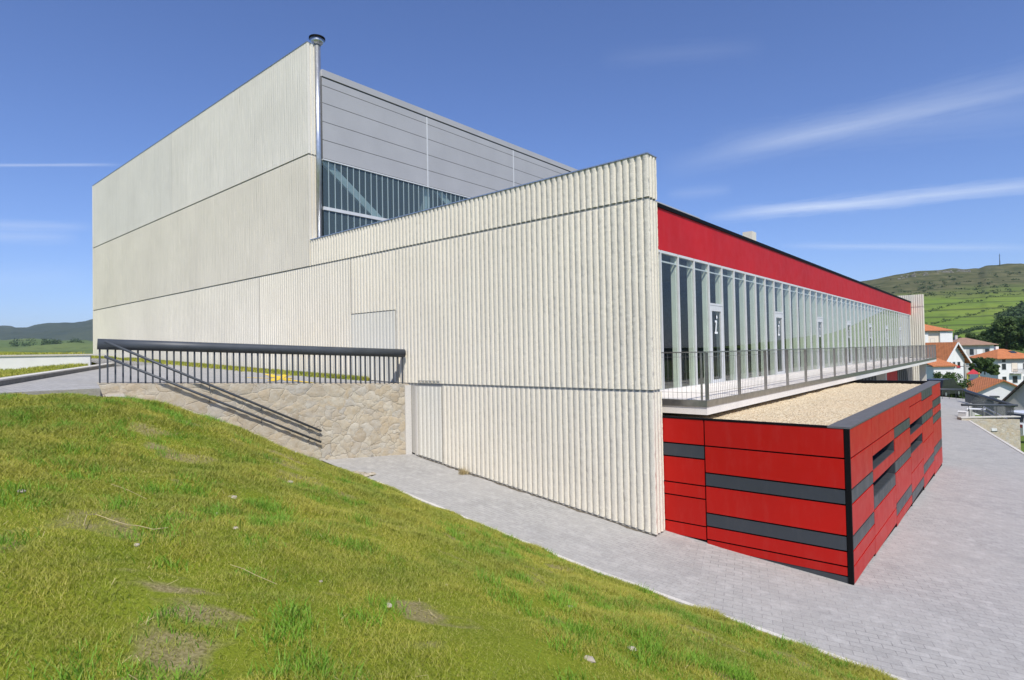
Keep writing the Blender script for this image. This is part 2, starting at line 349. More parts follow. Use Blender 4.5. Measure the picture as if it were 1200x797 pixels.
def tag(o, label=None, cat=None, group=None, kind=None):
    if label: o['label'] = label
    if cat: o['category'] = cat
    if group: o['group'] = group
    if kind: o['kind'] = kind
    return o

# ------------------------------------------------------------------ levels
def pav(x, y):
    x = np.asarray(x, float); return -3.64 - np.where(x < 0, .12 * x, .078 * x) - .030 * np.asarray(y, float)
def ter(x, y): return -.84 - .036 * (np.asarray(x, float) + 7.4) - .042 * np.asarray(y, float)
P0 = Vector((-7.35, 0, 0)); P1 = Vector((-8.93, -6.88, 0)); EV = (P1 - P0).normalized(); NV = Vector((.97463, -.22382, 0))
def sw(s, off, z): p = P0 + EV * s + NV * off; return Vector((p.x, p.y, z))
K0 = np.array([-8.75, -8.4]); KD = np.array([-.918, .397]); KD = KD / np.linalg.norm(KD); KN = np.array([-KD[1], KD[0]]); KN = KN if KN[1] < 0 else -KN
# ------------------------------------------------------------------ pavement, terrace, kerbs
def edge_x(y): return np.interp(y, [-12, 38.5, 48, 66], [11.4, 2.75, 2.3, 1.9])
ys = np.concatenate([np.arange(-2.42, 8, .3), np.arange(8, 66.1, 1.0)]); V = []
NX = 60
for y in ys:
    xe = float(edge_x(y)); x0 = -8.6 if y < .5 else -2.2
    for t in np.linspace(0, 1, NX):
        x = x0 + (xe - x0) * t; V.append((x, y, float(pav(x, y))))
V = np.array(V); Q = gridfaces(len(ys), NX)[:, ::-1]
tag(link('pavement', npmesh('pavement', V, Q), 'pavers', kind='structure'))
mb = MB()                                                   # pale kerb along the grass and the plaza edge
xs = np.arange(-5.9, 10.6, .5)
for a, b in zip(xs[:-1], xs[1:]):
    za, zb = float(pav(a, -2.4)), float(pav(b, -2.4))
    w = random.uniform(-.006, .006)
    mb.add([(a, -2.43 + w, za - .3), (b - .006, -2.43 + w, zb - .3), (b - .006, -2.35 + w, zb - .3), (a, -2.35 + w, za - .3), (a, -2.43 + w, za + .022), (b - .006, -2.43 + w, zb + .022), (b - .006, -2.35 + w, zb + .022), (a, -2.35 + w, za + .022)],
           [(3, 2, 1, 0), (4, 5, 6, 7), (0, 1, 5, 4), (1, 2, 6, 5), (2, 3, 7, 6), (3, 0, 4, 7)])
mb.build('kerb', 'conc_smooth', kind='structure')
mb = MB(); yy = list(np.arange(-2.4, 66, 2.0))
for a, b in zip(yy[:-1], yy[1:]):
    xa, xb = float(edge_x(a)), float(edge_x(b)); za, zb = float(pav(xa, a)), float(pav(xb, b))
    mb.prism([(xa, a), (xa + .13, a), (xb + .13, b), (xb, b)], -9.5, [za + .02, za + .02, zb + .02, zb + .02])
mb.build('plaza_edge_kerb', 'conc_smooth', kind='structure')
def kpt(s, t): p = K0 + KD * s + KN * t; return float(p[0]), float(p[1])
poly = [(-7.55, .3), (-46, .3)] + [kpt(40, -8), kpt(26, -3.2), kpt(11.1, 0), kpt(0, 0), kpt(-1.6, .1), (-6.75, -9.0)] + [tuple(sw(7.05, 1.35, 0))[:2], tuple(sw(7.05, -.05, 0))[:2], tuple(sw(0, -.2, 0))[:2]]
from mathutils.geometry import tessellate_polygon
v3 = [Vector((p[0], p[1], float(ter(*p)))) for p in poly]; nP = len(v3)
tris = [t if (v3[t[1]] - v3[t[0]]).cross(v3[t[2]] - v3[t[0]]).z > 0 else t[::-1] for t in tessellate_polygon([v3])]
mb = MB(); mb.add(v3, [tuple(t) for t in tris]); mb.build('terrace_paving', 'pavers', kind='structure')
mb = MB(); mb.add(v3 + [v - Vector((0, 0, .4)) for v in v3], [(i, (i + 1) % nP, nP + (i + 1) % nP, nP + i) for i in range(nP)]); mb.build('terrace_edge', 'parapet', kind='structure')
mb = MB()                                                   # kerb between terrace and lawn; the shade on its face is in the colour
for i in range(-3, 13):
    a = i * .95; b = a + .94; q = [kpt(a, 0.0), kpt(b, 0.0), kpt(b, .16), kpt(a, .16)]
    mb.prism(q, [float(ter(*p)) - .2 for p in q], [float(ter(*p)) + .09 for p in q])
mb.build('terrace_kerb', 'kerb_shaded', kind='structure')
mb = MB()  # sunlit top of the kerb, put in as a separate paler strip
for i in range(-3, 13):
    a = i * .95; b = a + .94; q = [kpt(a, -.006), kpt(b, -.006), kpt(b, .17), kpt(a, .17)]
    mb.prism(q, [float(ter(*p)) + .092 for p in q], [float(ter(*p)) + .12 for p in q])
mb.build('terrace_kerb_lit_top', 'conc_smooth', kind='structure')

# ------------------------------------------------------------------ grass bank: one height field
def tps(P, z):
    P = np.asarray(P, float); z = np.asarray(z, float); n = len(P)
    d = np.linalg.norm(P[:, None] - P[None], axis=2); K = np.where(d > 0, d * d * np.log(d + 1e-12), 0) + np.eye(n) * .02
    A = np.zeros((n + 3, n + 3)); A[:n, :n] = K; A[:n, n] = 1; A[:n, n + 1:] = P; A[n, :n] = 1; A[n + 1:, :n] = P.T
    s = np.linalg.solve(A, np.concatenate([z, [0, 0, 0]]))
    def f(x, y):
        x = np.asarray(x, float); y = np.asarray(y, float); out = s[n] + s[n + 1] * x + s[n + 2] * y
        for i in range(n):
            r2 = (x - P[i, 0]) ** 2 + (y - P[i, 1]) ** 2; out = out + s[i] * .5 * r2 * np.log(r2 + 1e-12)
        return out
    return f
cp = []
for x in (-5.6, -4.5, -3, -1.5, 0, 1.5, 3, 4.5, 6, 8, 10.5): cp.append((x, -2.43, float(pav(x, -2.43)) + .0))
for px, py, d in ((0, 463, 9.0), (60, 464, 9.0), (130, 466, 9.0), (200, 478, 9.2), (250, 492, 9.6), (300, 511, 10.2), (350, 532, 11.0), (400, 551, 12.3)):
    p = W(px, py, d); cp.append((p.x, p.y, p.z - .055))
cp += [(5.4, -10.5, -1.62), (2.5, -12.5, -1.3), (-3, -12, -.62), (8.5, -10, -2.05), (10.5, -6.5, -3.1), (0, -6.2, -2.02), (3, -6.2, -2.42), (-2.5, -6.5, -1.55), (-1, -9, -1.15), (2, -9, -1.5), (6, -6, -2.75), (-5, -9.5, -.62), (0, -16, -.7), (10, -16, -1.2), (0, -26, -.3), (11, -26, -.6)]
cp += [tuple(sw(6.5, 1.5, -.85)), tuple(sw(5, 1.5, -1.62)), tuple(sw(3.6, 1.5, -2.35)), tuple(sw(2.6, 1.45, -2.82))]
for x, y in ((-12, -10.5), (-16, -9), (-12, -16), (-22, -10), (-30, -8), (-40, -6), (-30, -18), (-44, -16), (-20, -26), (-40, -28)): cp.append((x, y, float(ter(x, y)) + .03))
hill_f = tps([(c[0], c[1]) for c in cp], [c[2] for c in cp])
def kerb_t(x, y): return (x - K0[0]) * KN[0] + (y - K0[1]) * KN[1]
def kerb_s(x, y): return (x - K0[0]) * KD[0] + (y - K0[1]) * KD[1]
def stair_off(x, y): return (x - P0.x) * NV.x + (y - P0.y) * NV.y
def stair_s(x, y): return (x - P0.x) * EV.x + (y - P0.y) * EV.y
def n2(x, y, sc_, seed=0):                                 # cheap smooth value noise
    x = np.asarray(x, float) * sc_ + seed * 17.3; y = np.asarray(y, float) * sc_ + seed * 9.1
    xi = np.floor(x); yi = np.floor(y); fx = x - xi; fy = y - yi; fx = fx * fx * (3 - 2 * fx); fy = fy * fy * (3 - 2 * fy)
    h = lambda a, b: np.modf(np.abs(np.sin(a * 127.1 + b * 311.7 + seed * 3.3) * 43758.5453))[0]
    return (h(xi, yi) * (1 - fx) + h(xi + 1, yi) * fx) * (1 - fy) + (h(xi, yi + 1) * (1 - fx) + h(xi + 1, yi + 1) * fx) * fy
LWT = 1.7                                                   # low wall stands this far from the kerb
def bank(x, y):
    z = hill_f(x, y); T = ter(x, y); t = kerb_t(x, y); s = kerb_s(x, y); o = stair_off(x, y); ss = stair_s(x, y)
    z = z + (n2(x, y, 1.7, 1) - .5) * .10 + (n2(x, y, 4.5, 2) - .5) * .045
    w = np.clip((-7.3 - x) / 1.5, 0, 1); lawn = T + .03 - .2 * np.clip((-x - 11.5) / 6, 0, 1) * np.clip((-5 - y) / 1.5, 0, 1) * (x > -20.2) + (n2(x, y, .6, 5) - .5) * .05
    lawn = lawn + np.where((x < -20.25) & (y < -4.4), np.maximum(.22 - T - .03, 0), 0) + .34 * np.exp(-((x + 20.3) / 1.5) ** 2 - ((y + 3.1) / .75) ** 2)
    z = z * (1 - w) + lawn * w
    z = np.where((t < .15) & (x < -6.9) & ((o < .1) | (ss > 7.1)), T - .35, z)
    z = np.where((o < 1.42) & (ss > -.5) & (ss < 7.1), np.minimum(z, pav(x, y) - .15), z)
    z = np.where(y > -2.42, np.minimum(z, pav(x, y) - .1), z)
    return z
gx = np.concatenate([np.arange(-46, -10, .35), np.arange(-10, 11.5, .12)]); gy = np.concatenate([np.arange(-30, -13, .5), np.arange(-13, -2.25, .11), np.arange(-2.25, 14.2, .6)])
X, Y = np.meshgrid(gx, gy, indexing='ij'); Z = bank(X, Y)
Z = np.where((Y > -2.3) & (X > -20), np.minimum(Z, -5.5), Z)
Q = gridfaces(len(gx), len(gy)); Vv = np.stack([X.ravel(), Y.ravel(), Z.ravel()], 1)
keep = ~((Vv[Q][:, :, 1].min(1) > -2.36) & (Vv[Q][:, :, 0].max(1) > -19))
bo = link('grass_bank', npmesh('grass_bank', Vv, Q[keep]), 'soil', smooth=True, kind='structure')
def bare_f(x, y): return n2(x, y, 1.3, 11) * .34 + n2(x, y, 3.1, 12) * .38 + n2(x, y, 8, 13) * .28
ba = bo.data.attributes.new('bare', 'FLOAT', 'POINT'); ba.data.foreach_set('value', bare_f(Vv[:, 0], Vv[:, 1]).astype(np.float32))

def scatter_blades(name, mat, x, y, h, w, lean):
    n = len(x); z = bank(x, y) - .01; a = RNG.uniform(0, 2 * np.pi, n); dx, dy = np.cos(a), np.sin(a)
    la = RNG.uniform(0, 2 * np.pi, n); lx, ly = np.cos(la) * lean * h, np.sin(la) * lean * h
    V = np.zeros((n, 5, 3))
    for k, (sd, hh, ww, lf) in enumerate(((-1, 0, 1, 0), (1, 0, 1, 0), (1, .55, .75, .3), (-1, .55, .75, .3), (0, 1, 0, 1))):
        V[:, k, 0] = x + dx * sd * ww * w / 2 + lx * lf; V[:, k, 1] = y + dy * sd * ww * w / 2 + ly * lf; V[:, k, 2] = z + h * hh
    b = np.arange(n) * 5; q = np.stack([b, b + 1, b + 2, b + 3], 1); t = np.stack([b + 3, b + 2, b + 4, b + 4], 1)
    me = bpy.data.meshes.new(name); V = V.reshape(-1, 3).astype(np.float32)
    tri = np.stack([b + 3, b + 2, b + 4], 1)
    loops = np.concatenate([q.ravel(), tri.ravel()]).astype(np.int32); tot = np.concatenate([np.full(n, 4), np.full(n, 3)]).astype(np.int32)
    st = np.concatenate([[0], np.cumsum(tot)[:-1]]).astype(np.int32)
    me.vertices.add(len(V)); me.vertices.foreach_set('co', V.ravel()); me.loops.add(len(loops)); me.loops.foreach_set('vertex_index', loops)
    me.polygons.add(len(tot)); me.polygons.foreach_set('loop_start', st); me.polygons.foreach_set('loop_total', tot); me.update(calc_edges=True)
    return link(name, me, mat, kind='stuff')
def grass_pts(n, x0, x1, y0, y1):
    x = RNG.uniform(x0, x1, n); y = RNG.uniform(y0, y1, n)
    d = np.hypot(x - EYE.x, y - EYE.y); ok = (stair_off(x, y) > 1.45) | (stair_s(x, y) > 7.2)
    ok &= ~((kerb_t(x, y) < .18) & (x < -6.9)) & (y < -2.44)
    fwd = (x - EYE.x) * FWD.x + (y - EYE.y) * FWD.y; lat = (x - EYE.x) * RIGHT.x + (y - EYE.y) * RIGHT.y
    ok &= (fwd > -.8) & (np.abs(lat) < np.abs(fwd) * 1.25 + 3.0)
    return x, y, d, ok
x, y, d, ok = grass_pts(3000000, -11, 10.5, -14, -2.44)
bare = n2(x, y, 1.3, 11) * .34 + n2(x, y, 3.1, 12) * .38 + n2(x, y, 8, 13) * .28
dens = np.clip((.685 - bare) / .12, .32, 1) * np.clip((7.0 / np.maximum(d, 2.0)) ** 1.2, .25, 1)
dens = np.where(y > -2.75, np.maximum(dens, .6), dens)
ok &= RNG.uniform(0, 1, len(x)) < dens * .85
x, y, d = x[ok], y[ok], d[ok]
cl_ = n2(x, y, 2.3, 21)
h = RNG.uniform(.014, .046, len(x)) * (.40 + 1.25 * cl_) * (1 + np.clip((d - 5) / 12, 0, .5))
grass = scatter_blades('grass', 'blade', x, y, h, RNG.uniform(.0026, .0052, len(x)) * (1 + np.clip((d - 4) / 5, 0, 1.8)), .8)
tag(grass, 'short yellow green lawn grass covering the sloping bank in the foreground', 'grass')
# taller tufts
cx_, cy_, cd, cok = grass_pts(2600, -9, 10, -13, -2.5); tn = n2(cx_, cy_, .8, 31); cok &= RNG.uniform(0, 1, 2600) < np.clip((tn - .35) * 2.0, 0.08, 1) * .8
cx_, cy_ = cx_[cok], cy_[cok]; k = 85
tx = np.repeat(cx_, k) + RNG.normal(0, .075, len(cx_) * k); ty = np.repeat(cy_, k) + RNG.normal(0, .075, len(cx_) * k)
th = np.repeat(RNG.uniform(.05, .13, len(cx_)), k) * RNG.uniform(.5, 1.1, len(tx)); okk = ty < -2.44
tuf = scatter_blades('grass_tufts', 'clump', tx[okk], ty[okk], th[okk], RNG.uniform(.005, .009, okk.sum()), .6)
tag(tuf, 'taller darker green tufts of grass scattered over the lawn bank', 'grass tufts')
# lawn beyond the terrace kerb
x = RNG.uniform(-34, -8, 160000); y = RNG.uniform(-16, 3, 160000); ok = (kerb_t(x, y) > .2) & (kerb_t(x, y) < 7) & ~((np.abs(x + 20.1) < .3) & (y < -3.4)); x, y = x[ok], y[ok]
tag(scatter_blades('lawn_grass', 'blade', x, y, RNG.uniform(.05, .12, len(x)), RNG.uniform(.015, .03, len(x)), .6), 'yellowing lawn strip beyond the shaded kerb at the far left', 'grass')
# wild grass strip at the foot of the tall wall (terrace side)
x = RNG.uniform(-30, -9.2, 22000); y = -.03 - np.abs(RNG.normal(0, .22, len(x))) * np.clip((-8.4 - x) / 4, .2, 1.3)
n = len(x); zz = ter(x, y); hh = RNG.uniform(.04, .16, n); ww = RNG.uniform(.012, .025, n); aa = RNG.uniform(0, 6.28, n)
V = np.zeros((n, 3, 3)); V[:, 0] = np.stack([x - np.cos(aa) * ww, y - np.sin(aa) * ww, zz], 1); V[:, 1] = np.stack([x + np.cos(aa) * ww, y + np.sin(aa) * ww, zz], 1); V[:, 2] = np.stack([x + RNG.normal(0, .04, n), y + RNG.normal(0, .04, n), zz + hh], 1)
tag(link('weed_strip', npmesh('weed_strip', V.reshape(-1, 3), np.arange(n * 3).reshape(-1, 3)), 'blade', kind='stuff'), 'strip of weeds growing on the terrace along the foot of the concrete wall', 'weeds')
V = []; F_ = []
xs = np.arange(-7.1, .05, .05)
for x in xs:
    w = .02 + .10 * float(n2(x, 0, 2.3, 71)) * float(n2(x, 3, 11, 72)); V += [(x, .03, float(pav(x, .03)) + .004), (x, -w, float(pav(x, -w)) + .004)]
mb = MB(); mb.add(V, [(2 * i, 2 * i + 1, 2 * i + 3, 2 * i + 2) for i in range(len(xs) - 1)]); tag(mb.build('soil_strip', 'dirt_joint', kind='stuff'), 'thin line of dirt washed up along the foot of the ribbed wall', 'dirt')
# dry tuft on the path
n = 160; a = RNG.uniform(0, 6.28, n); bx, by = -5.15 + RNG.normal(0, .05, n), -.17 + RNG.normal(0, .05, n); bz = pav(bx, by); V = np.zeros((n, 3, 3))
V[:, 0] = np.stack([bx - .006, by, bz], 1); V[:, 1] = np.stack([bx + .006, by, bz], 1); V[:, 2] = np.stack([bx + np.cos(a) * .12, by + np.sin(a) * .1, bz + RNG.uniform(.06, .2, n)], 1)
tag(link('dry_weed', npmesh('dry_weed', V.reshape(-1, 3), np.arange(n * 3).reshape(-1, 3)), 'straw'), 'dry yellow weed tuft growing on the path against the ribbed wall', 'weed')

# ------------------------------------------------------------------ sports hall
hall = thing('sports_hall', 'large ribbed concrete sports hall with red fascia, glazed front and balcony', 'building', (0, 0, -3.64))
def ribbed(name, mat, x0, x1, z0, z1, zstep=.15, jit=.0, y=0.0, depth=.034, wrap=0.0, zbot=None, axis='x', parent=None, label=None, capz=True):
    """vertical ribs, period .15 m, facing -Y from x0 to x1; wrap = ribs also round the end (+X face)"""
    parent = parent or hall
    n = max(1, round((x1 - x0) / .15)); p = (x1 - x0) / n; prof = []
    for i in range(n):
        a = x0 + i * p
        prof += [(a, y + depth, 0), (a + p * .28, y + depth, 0), (a + p * .31, y + .005, 1), (a + p * .38, y, .6), (a + p * .93, y, .12), (a + p * .97, y + .004, .2)]
    if wrap:
        prof += [(x1, y + .006, 1)]
        m = round(wrap / .13); q = wrap / m
        for i in range(m):
            b = y + i * q; prof += [(x1, b + q * .60, 1), (x1 - depth, b + q * .70, 0), (x1 - depth, b + q * .95, 0), (x1, b + q * 1.0, 1)]
    else: prof += [(x1, y + depth, 0)]
    prof = np.array(prof); nz = max(2, int((z1 - z0) / zstep) + 1); K = len(prof)
    t = np.linspace(0, 1, nz); zb = np.full(K, z0) if zbot is None else np.array([zbot(px_) for px_ in prof[:, 0]])
    V = np.zeros((K, nz, 3)); V[:, :, 0] = prof[:, None, 0]; V[:, :, 1] = prof[:, None, 1]; V[:, :, 2] = zb[:, None] + (z1 - zb)[:, None] * t[None]
    if jit:
        r = prof[:, 2][:, None]; J = np.abs(RNG.normal(0, jit, (K, nz))) * r; chip = (RNG.uniform(0, 1, (K, nz)) < .28) * RNG.uniform(.003, .014, (K, nz)) * np.where(r > .3, r, 0)
        V[:, :, 1] += np.where(V[:, :, 0] < x1 - .002, J + chip, 0); V[:, :, 0] += RNG.normal(0, jit * .15, (K, nz)) * r * (prof[:, 0] < x1 - .02)[:, None]
        if wrap: V[:, :, 0] -= np.where(prof[:, 0] >= x1 - .002, 1, 0)[:, None] * (J + chip * .5)
    off = world_loc(parent); me = npmesh(name, V.reshape(-1, 3) - np.array(off), gridfaces(K, nz))
    # bottom/top soffits close the ribs so that joints and bases shade properly
    o = link(name, me, mat, parent, label=label)
    return o
pb = lambda x: float(pav(x, 0)) + .035
JG = .026
# lower row (ground to -0.85): left of the door, the door, right part in two level-of-detail pieces
ribbed('wall_panel', 'conc_low', -6.09, 0, -3, -.82 - JG, .03, .0018, zbot=pb, wrap=.38)
ribbed('door', 'door_green', -7.05, -6.09, -2.8, -.88, .5, .0, y=-.012, depth=.02, zbot=lambda x: float(pav(x, 0)) + .06)
ribbed('wall_panel', 'conc_smooth', -7.20, -7.05, -2.8, -.88, .3, 0, zbot=pb)
# middle row
ribbed('wall_panel', 'conc_low', -7.97, 0, -.82 + JG, 2.99 - JG, .03, .0018, wrap=.38)
ribbed('door', 'door_green', -10.14, -7.97, -.86, 1.24, .5, .0, y=-.002, depth=.02, zbot=lambda x: float(ter(x, 0)) + .03)
ribbed('wall_panel', 'conc_low', -10.14, -7.97, 1.27, 2.99 - JG, .1, .002)
ribbed('wall_panel', 'conc_low', -36.9, -16.0, -1, 2.99 - JG, .2, .001, depth=.008, zbot=lambda x: float(ter(x, 0)) + .03)
ribbed('wall_panel', 'conc_low', -16.0, -10.14, -1, 2.99 - JG, .15, .0015, depth=.016, zbot=lambda x: float(ter(x, 0)) + .03)
ribbed('wall_panel', 'conc_low', -12.43, 0, 2.99 + JG, 3.86, .03, .0018, wrap=.38)
ribbed('wall_panel', 'conc_mid', -36.9, -12.43, 2.99 + JG, 6.78 - JG, .25, .0005, depth=.003)
ribbed('wall_panel', 'conc_grey', -36.9, -24.4, 6.78 + JG, 10.58, .25, .0005, depth=.003)
ribbed('wall_panel', 'conc_up', -24.385, -12.43, 6.78 + JG, 10.58, .25, .0005, depth=.003)
for z0, z1, mt in ((3.0, 6.78 - JG, 'conc_mid'), (6.78 + JG, 10.58, 'conc_up')):
    V = []; m = 2; q = .27 / m; prof = []
    for i in range(m):
        b = i * q; prof += [(-12.43, b), (-12.43, b + q * .6), (-12.465, b + q * .68), (-12.465, b + q * .94)]
    mb = MB(); prof += [(-12.43, .27)]
    for (xa, ya), (xb, yb) in zip(prof[:-1], prof[1:]): mb.add([(xa, ya, z0), (xb, yb, z0), (xb, yb, z1), (xa, ya, z1)], [(0, 1, 2, 3)])
    mb.build('wall_panel', mt, hall)
mb = MB()                                                   # solid core of the gable walls (also the recessed joints)
def core(x0, x1, z0f, z1):
    zz = [z0f(x0), z0f(x1), z0f(x1), z0f(x0)]
    mb.prism([(x0, .035), (x1, .035), (x1, .37), (x0, .37)], zz, z1)
core(-12.43, -.037, lambda x: -4.3 if x > -8 else -1.6, 3.85); mb.box((-36.88, .032, -1.5), (-12.467, .262, 10.57))
mb.build('wall_core', 'conc_core', hall)
mb = MB(); mb.box((-12.40, -.012, 3.862), (.01, .39, 3.885)); mb.build('wall_coping', 'galv', hall)
mb = MB(); mb.box((-36.92, -.012, 10.582), (-12.42, .28, 10.605)); mb.build('wall_coping', 'galv', hall)
mb = MB(); mb.box((-36.96, -.01, -1.4), (-36.9, .42, 10.58)); mb.build('wall_edge', 'conc_up', hall)
mb = MB(); mb.box((-7.0, -.02, -.74), (-6.1, -.006, -.715)); mb.build('drip_ledge', 'conc_core', hall)
# plinth behind the rib feet
mb = MB(); mb.prism([(-7.2, .018), (-.03, .018), (-.03, .05), (-7.2, .05)], -4.4, [float(pav(-7.2, 0)) + .05, float(pav(0, 0)) + .05, float(pav(0, 0)) + .05, float(pav(-7.2, 0)) + .05]); mb.build('plinth', 'conc_core', hall)
# vent pipe with cap at the end of the tall wall
mb = MB(); mb.tube([(-12.45, .385, 3.9), (-12.45, .385, 10.62)], .11, 20); pipe = mb.build('vent_pipe', 'galv', hall, True)
mb = MB(); mb.tube([(-12.45, .385, 10.62), (-12.45, .385, 10.68), (-12.45, .385, 10.80)], .13, 20, .25); mb.build('funnel', 'galv', pipe, True)
mb = MB(); mb.tube([(-12.45, .385, 10.81), (-12.45, .385, 10.86)], .27, 20); mb.build('cap', 'black', pipe, False)
# upper volume: metal clad side with channel glass strip
XU = -12.30
lev = [6.72, 7.35, 7.98, 8.62, 9.22, 9.50]
segs = [(.455, 5.16), (5.16, 10.5), (10.5, 16), (16, 21.5), (21.5, 27), (27, 32)]
for k, (a, b) in enumerate(segs):
    mb = MB()
    for z0, z1 in zip(lev[:-1], lev[1:]): mb.box((XU - .05, a + .012, z0 + .010), (XU, b - .012, z1 - .010))
    mb.build('cladding_panel', 'cladding', hall)
mb = MB(); mb.box((XU - .09, .455, 6.68), (XU - .02, 32, 9.55)); mb.build('cladding_backing', 'coping', hall)
for a, _ in segs[1:]: MB().box((XU - .02, a - .03, 6.70), (XU + .006, a + .03, 9.50)).build('cladding_joint', 'alu', hall)
mb = MB(); mb.box((XU - .3, .455, 9.53), (XU + .03, 32.02, 9.76)); mb.build('roof_edge', 'cladding', hall)
mb = MB(); mb.box((-36.8, .38, 9.3), (XU - .3, 32, 9.5)); mb.box((-36.8, 31.8, 3), (XU - .1, 32, 9.3)); mb.box((-36.85, .38, -1.4), (-36.6, 32, 9.3)); mb.build('upper_roof', 'coping', hall)
uw = MB(); uw.add([(XU - .008, .46, 3.9), (XU - .008, 32, 3.9), (XU - .008, 32, 6.66), (XU - .008, .46, 6.66)], [(0, 1, 2, 3)]); uwin = uw.build('window', 'uglass', hall, label='long strip of bluish channel glass under the grey cladding')
mb = MB()
for k in range(126): mb.box((XU - .03, .67 + k * .25 - .010, 3.9), (XU + .010, .67 + k * .25 + .010, 6.66))
mb.build('mullion', 'teal_frame', uwin)
mb = MB(); mb.box((XU - .04, .455, 4.95), (XU + .035, 32, 5.06)); mb.build('transom', 'alu', uwin); MB().box((XU - .06, .455, 6.655), (XU + .03, 32, 6.70)).build('head_rail', 'alu', uwin)
for k in range(6):
    y0 = .5 + k * 5.2
    MB().bar((XU - .16, y0, 6.75), (XU - .16, y0 + 2.55, 4.9), .26, .10, (1, 0, 0)).build('brace', 'skin_white', uwin)
    MB().bar((XU - .30, y0 + 4.75, 3.6), (XU - .30, y0 + 4.75, 6.7), .28, .28, (1, 0, 0)).build('column', 'skin_white', uwin)
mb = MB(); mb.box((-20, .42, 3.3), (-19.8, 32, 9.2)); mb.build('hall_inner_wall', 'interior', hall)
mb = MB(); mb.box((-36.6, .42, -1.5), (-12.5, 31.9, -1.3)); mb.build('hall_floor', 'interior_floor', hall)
MB().box((-12.62, .265, 3.3), (-12.575, .60, 9.6)).build('end_infill', 'steel_dark', hall)
# low roof
mb = MB(); mb.box((XU - .02, .39, 3.3), (-1.30, 49.0, 3.42)); mb.box((-1.6, .39, 2.5), (-1.32, 49.0, 3.3)); mb.build('low_roof', 'coping', hall)
# red fascia above the glazing
XF = -1.24
for k in range(8):
    a, b = .39 + k * 6.07, .39 + (k + 1) * 6.07 - .004
    mb = MB(); mb.box((XF - .06, a, 2.47), (XF, b, 3.52)); mb.build('fascia_panel', 'fascia', hall)
mb = MB(); mb.box((XF - .3, .39, 3.523), (XF + .035, 48.97, 3.62)); mb.build('fascia_coping', 'black', hall)
mb = MB(); mb.box((-3.0, 14.0, 3.3), (-2.62, 14.5, 4.74)); mb.build('roof_vent', 'conc_low', hall)
# glazing bays: 1 m, a door every sixth bay
ZF = -1.07; GZ0, GZ1 = ZF + .02, 2.45
DOORS = {3 + 6 * k for k in range(8)}
Y0 = 3.05 - 2.0
Y0 = 2.95 - 2
nb = 47
for k in range(nb):
    y0 = Y0 + k; y1 = y0 + 1.0
    door = (k - 5) % 6 == 0 and k > 0
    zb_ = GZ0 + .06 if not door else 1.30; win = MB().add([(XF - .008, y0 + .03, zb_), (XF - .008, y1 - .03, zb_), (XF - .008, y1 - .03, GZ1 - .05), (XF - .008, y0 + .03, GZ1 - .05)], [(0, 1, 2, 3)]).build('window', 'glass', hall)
    MB().box((XF - .045, y0 - .021, GZ0), (XF + .03, y0 + .021, GZ1)).build('mullion', 'alu', win)
    MB().box((XF - .175, y0 - .05, GZ0 + .01), (XF - .048, y0 + .05, GZ1 - .05)).build('fin', 'fin', win)
    MB().box((XF - .06, y0 + .03, GZ1 - .052), (XF + .02, y1 - .03, GZ1 + .01)).build('head_rail', 'alu', win); MB().box((XF - .05, y0 + .03, 2.18), (XF - .015, y1 - .03, 2.215)).build('transom', 'alu', win)
    if not door: MB().box((XF - .06, y0 + .03, GZ0), (XF + .02, y1 - .03, GZ0 + .055)).build('sill', 'alu', win)
    if door:
        fr = MB(); fr.box((XF - .05, y0 + .03, 1.24), (XF + .028, y1 - .03, 1.30))
        fr.box((XF - .04, y0 + .035, GZ0 + .01), (XF + .02, y0 + .155, 1.235)); fr.box((XF - .04, y1 - .155, GZ0 + .01), (XF + .02, y1 - .035, 1.235))
        fr.box((XF - .04, y0 + .155, 1.08), (XF + .02, y1 - .155, 1.235)); fr.box((XF - .04, y0 + .155, GZ0 + .01), (XF + .02, y1 - .155, GZ0 + .14))
        d = fr.build('door', 'white_frame', hall, label='white framed glass balcony door with an i sign')
        MB().add([(XF - .008, y0 + .155, GZ0 + .14), (XF - .008, y1 - .155, GZ0 + .14), (XF - .008, y1 - .155, 1.08), (XF - .008, y0 + .155, 1.08)], [(0, 1, 2, 3)]).build('pane', 'glass', d)
        # the italic i pictogram on the pane: dot, slanted stem, foot and flag
        s = MB(); yc = y0 + .5; zc = .58; xx = XF + .003
        s.add([(xx, yc + .05 + .045 * math.cos(a), zc + .33 + .055 * math.sin(a)) for a in [i * math.pi / 5 for i in range(10)]], [tuple(range(10))])
        s.add([(xx, yc - .10, zc + .23), (xx, yc - .10, zc + .17), (xx, yc - .03, zc + .17), (xx, yc - .09, zc - .10), (xx, yc - .13, zc - .10), (xx, yc - .13, zc - .16), (xx, yc + .09, zc - .16), (xx, yc + .09, zc - .10), (xx, yc - .01, zc - .10), (xx, yc + .06, zc + .23)],
              [(0, 1, 2, 9), (2, 3, 8, 9), (4, 5, 6, 7)])
        s.build('sign', 'glow_white', d)
MB().box((XF - .10, Y0 + nb - .028, GZ0), (XF + .03, Y0 + nb + .028, GZ1)).build('mullion', 'alu', hall)
MB().box((XF - .12, .39, GZ0), (XF - .01, Y0 - .03, GZ1)).build('end_infill', 'alu', hall)
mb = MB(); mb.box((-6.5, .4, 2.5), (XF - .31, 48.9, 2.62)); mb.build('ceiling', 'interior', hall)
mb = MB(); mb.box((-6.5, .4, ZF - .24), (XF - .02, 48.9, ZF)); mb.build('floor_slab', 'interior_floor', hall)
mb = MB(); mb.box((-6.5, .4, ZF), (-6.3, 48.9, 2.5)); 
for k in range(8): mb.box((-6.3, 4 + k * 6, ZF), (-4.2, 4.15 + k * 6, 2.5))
mb.build('inner_wall', 'interior', hall)
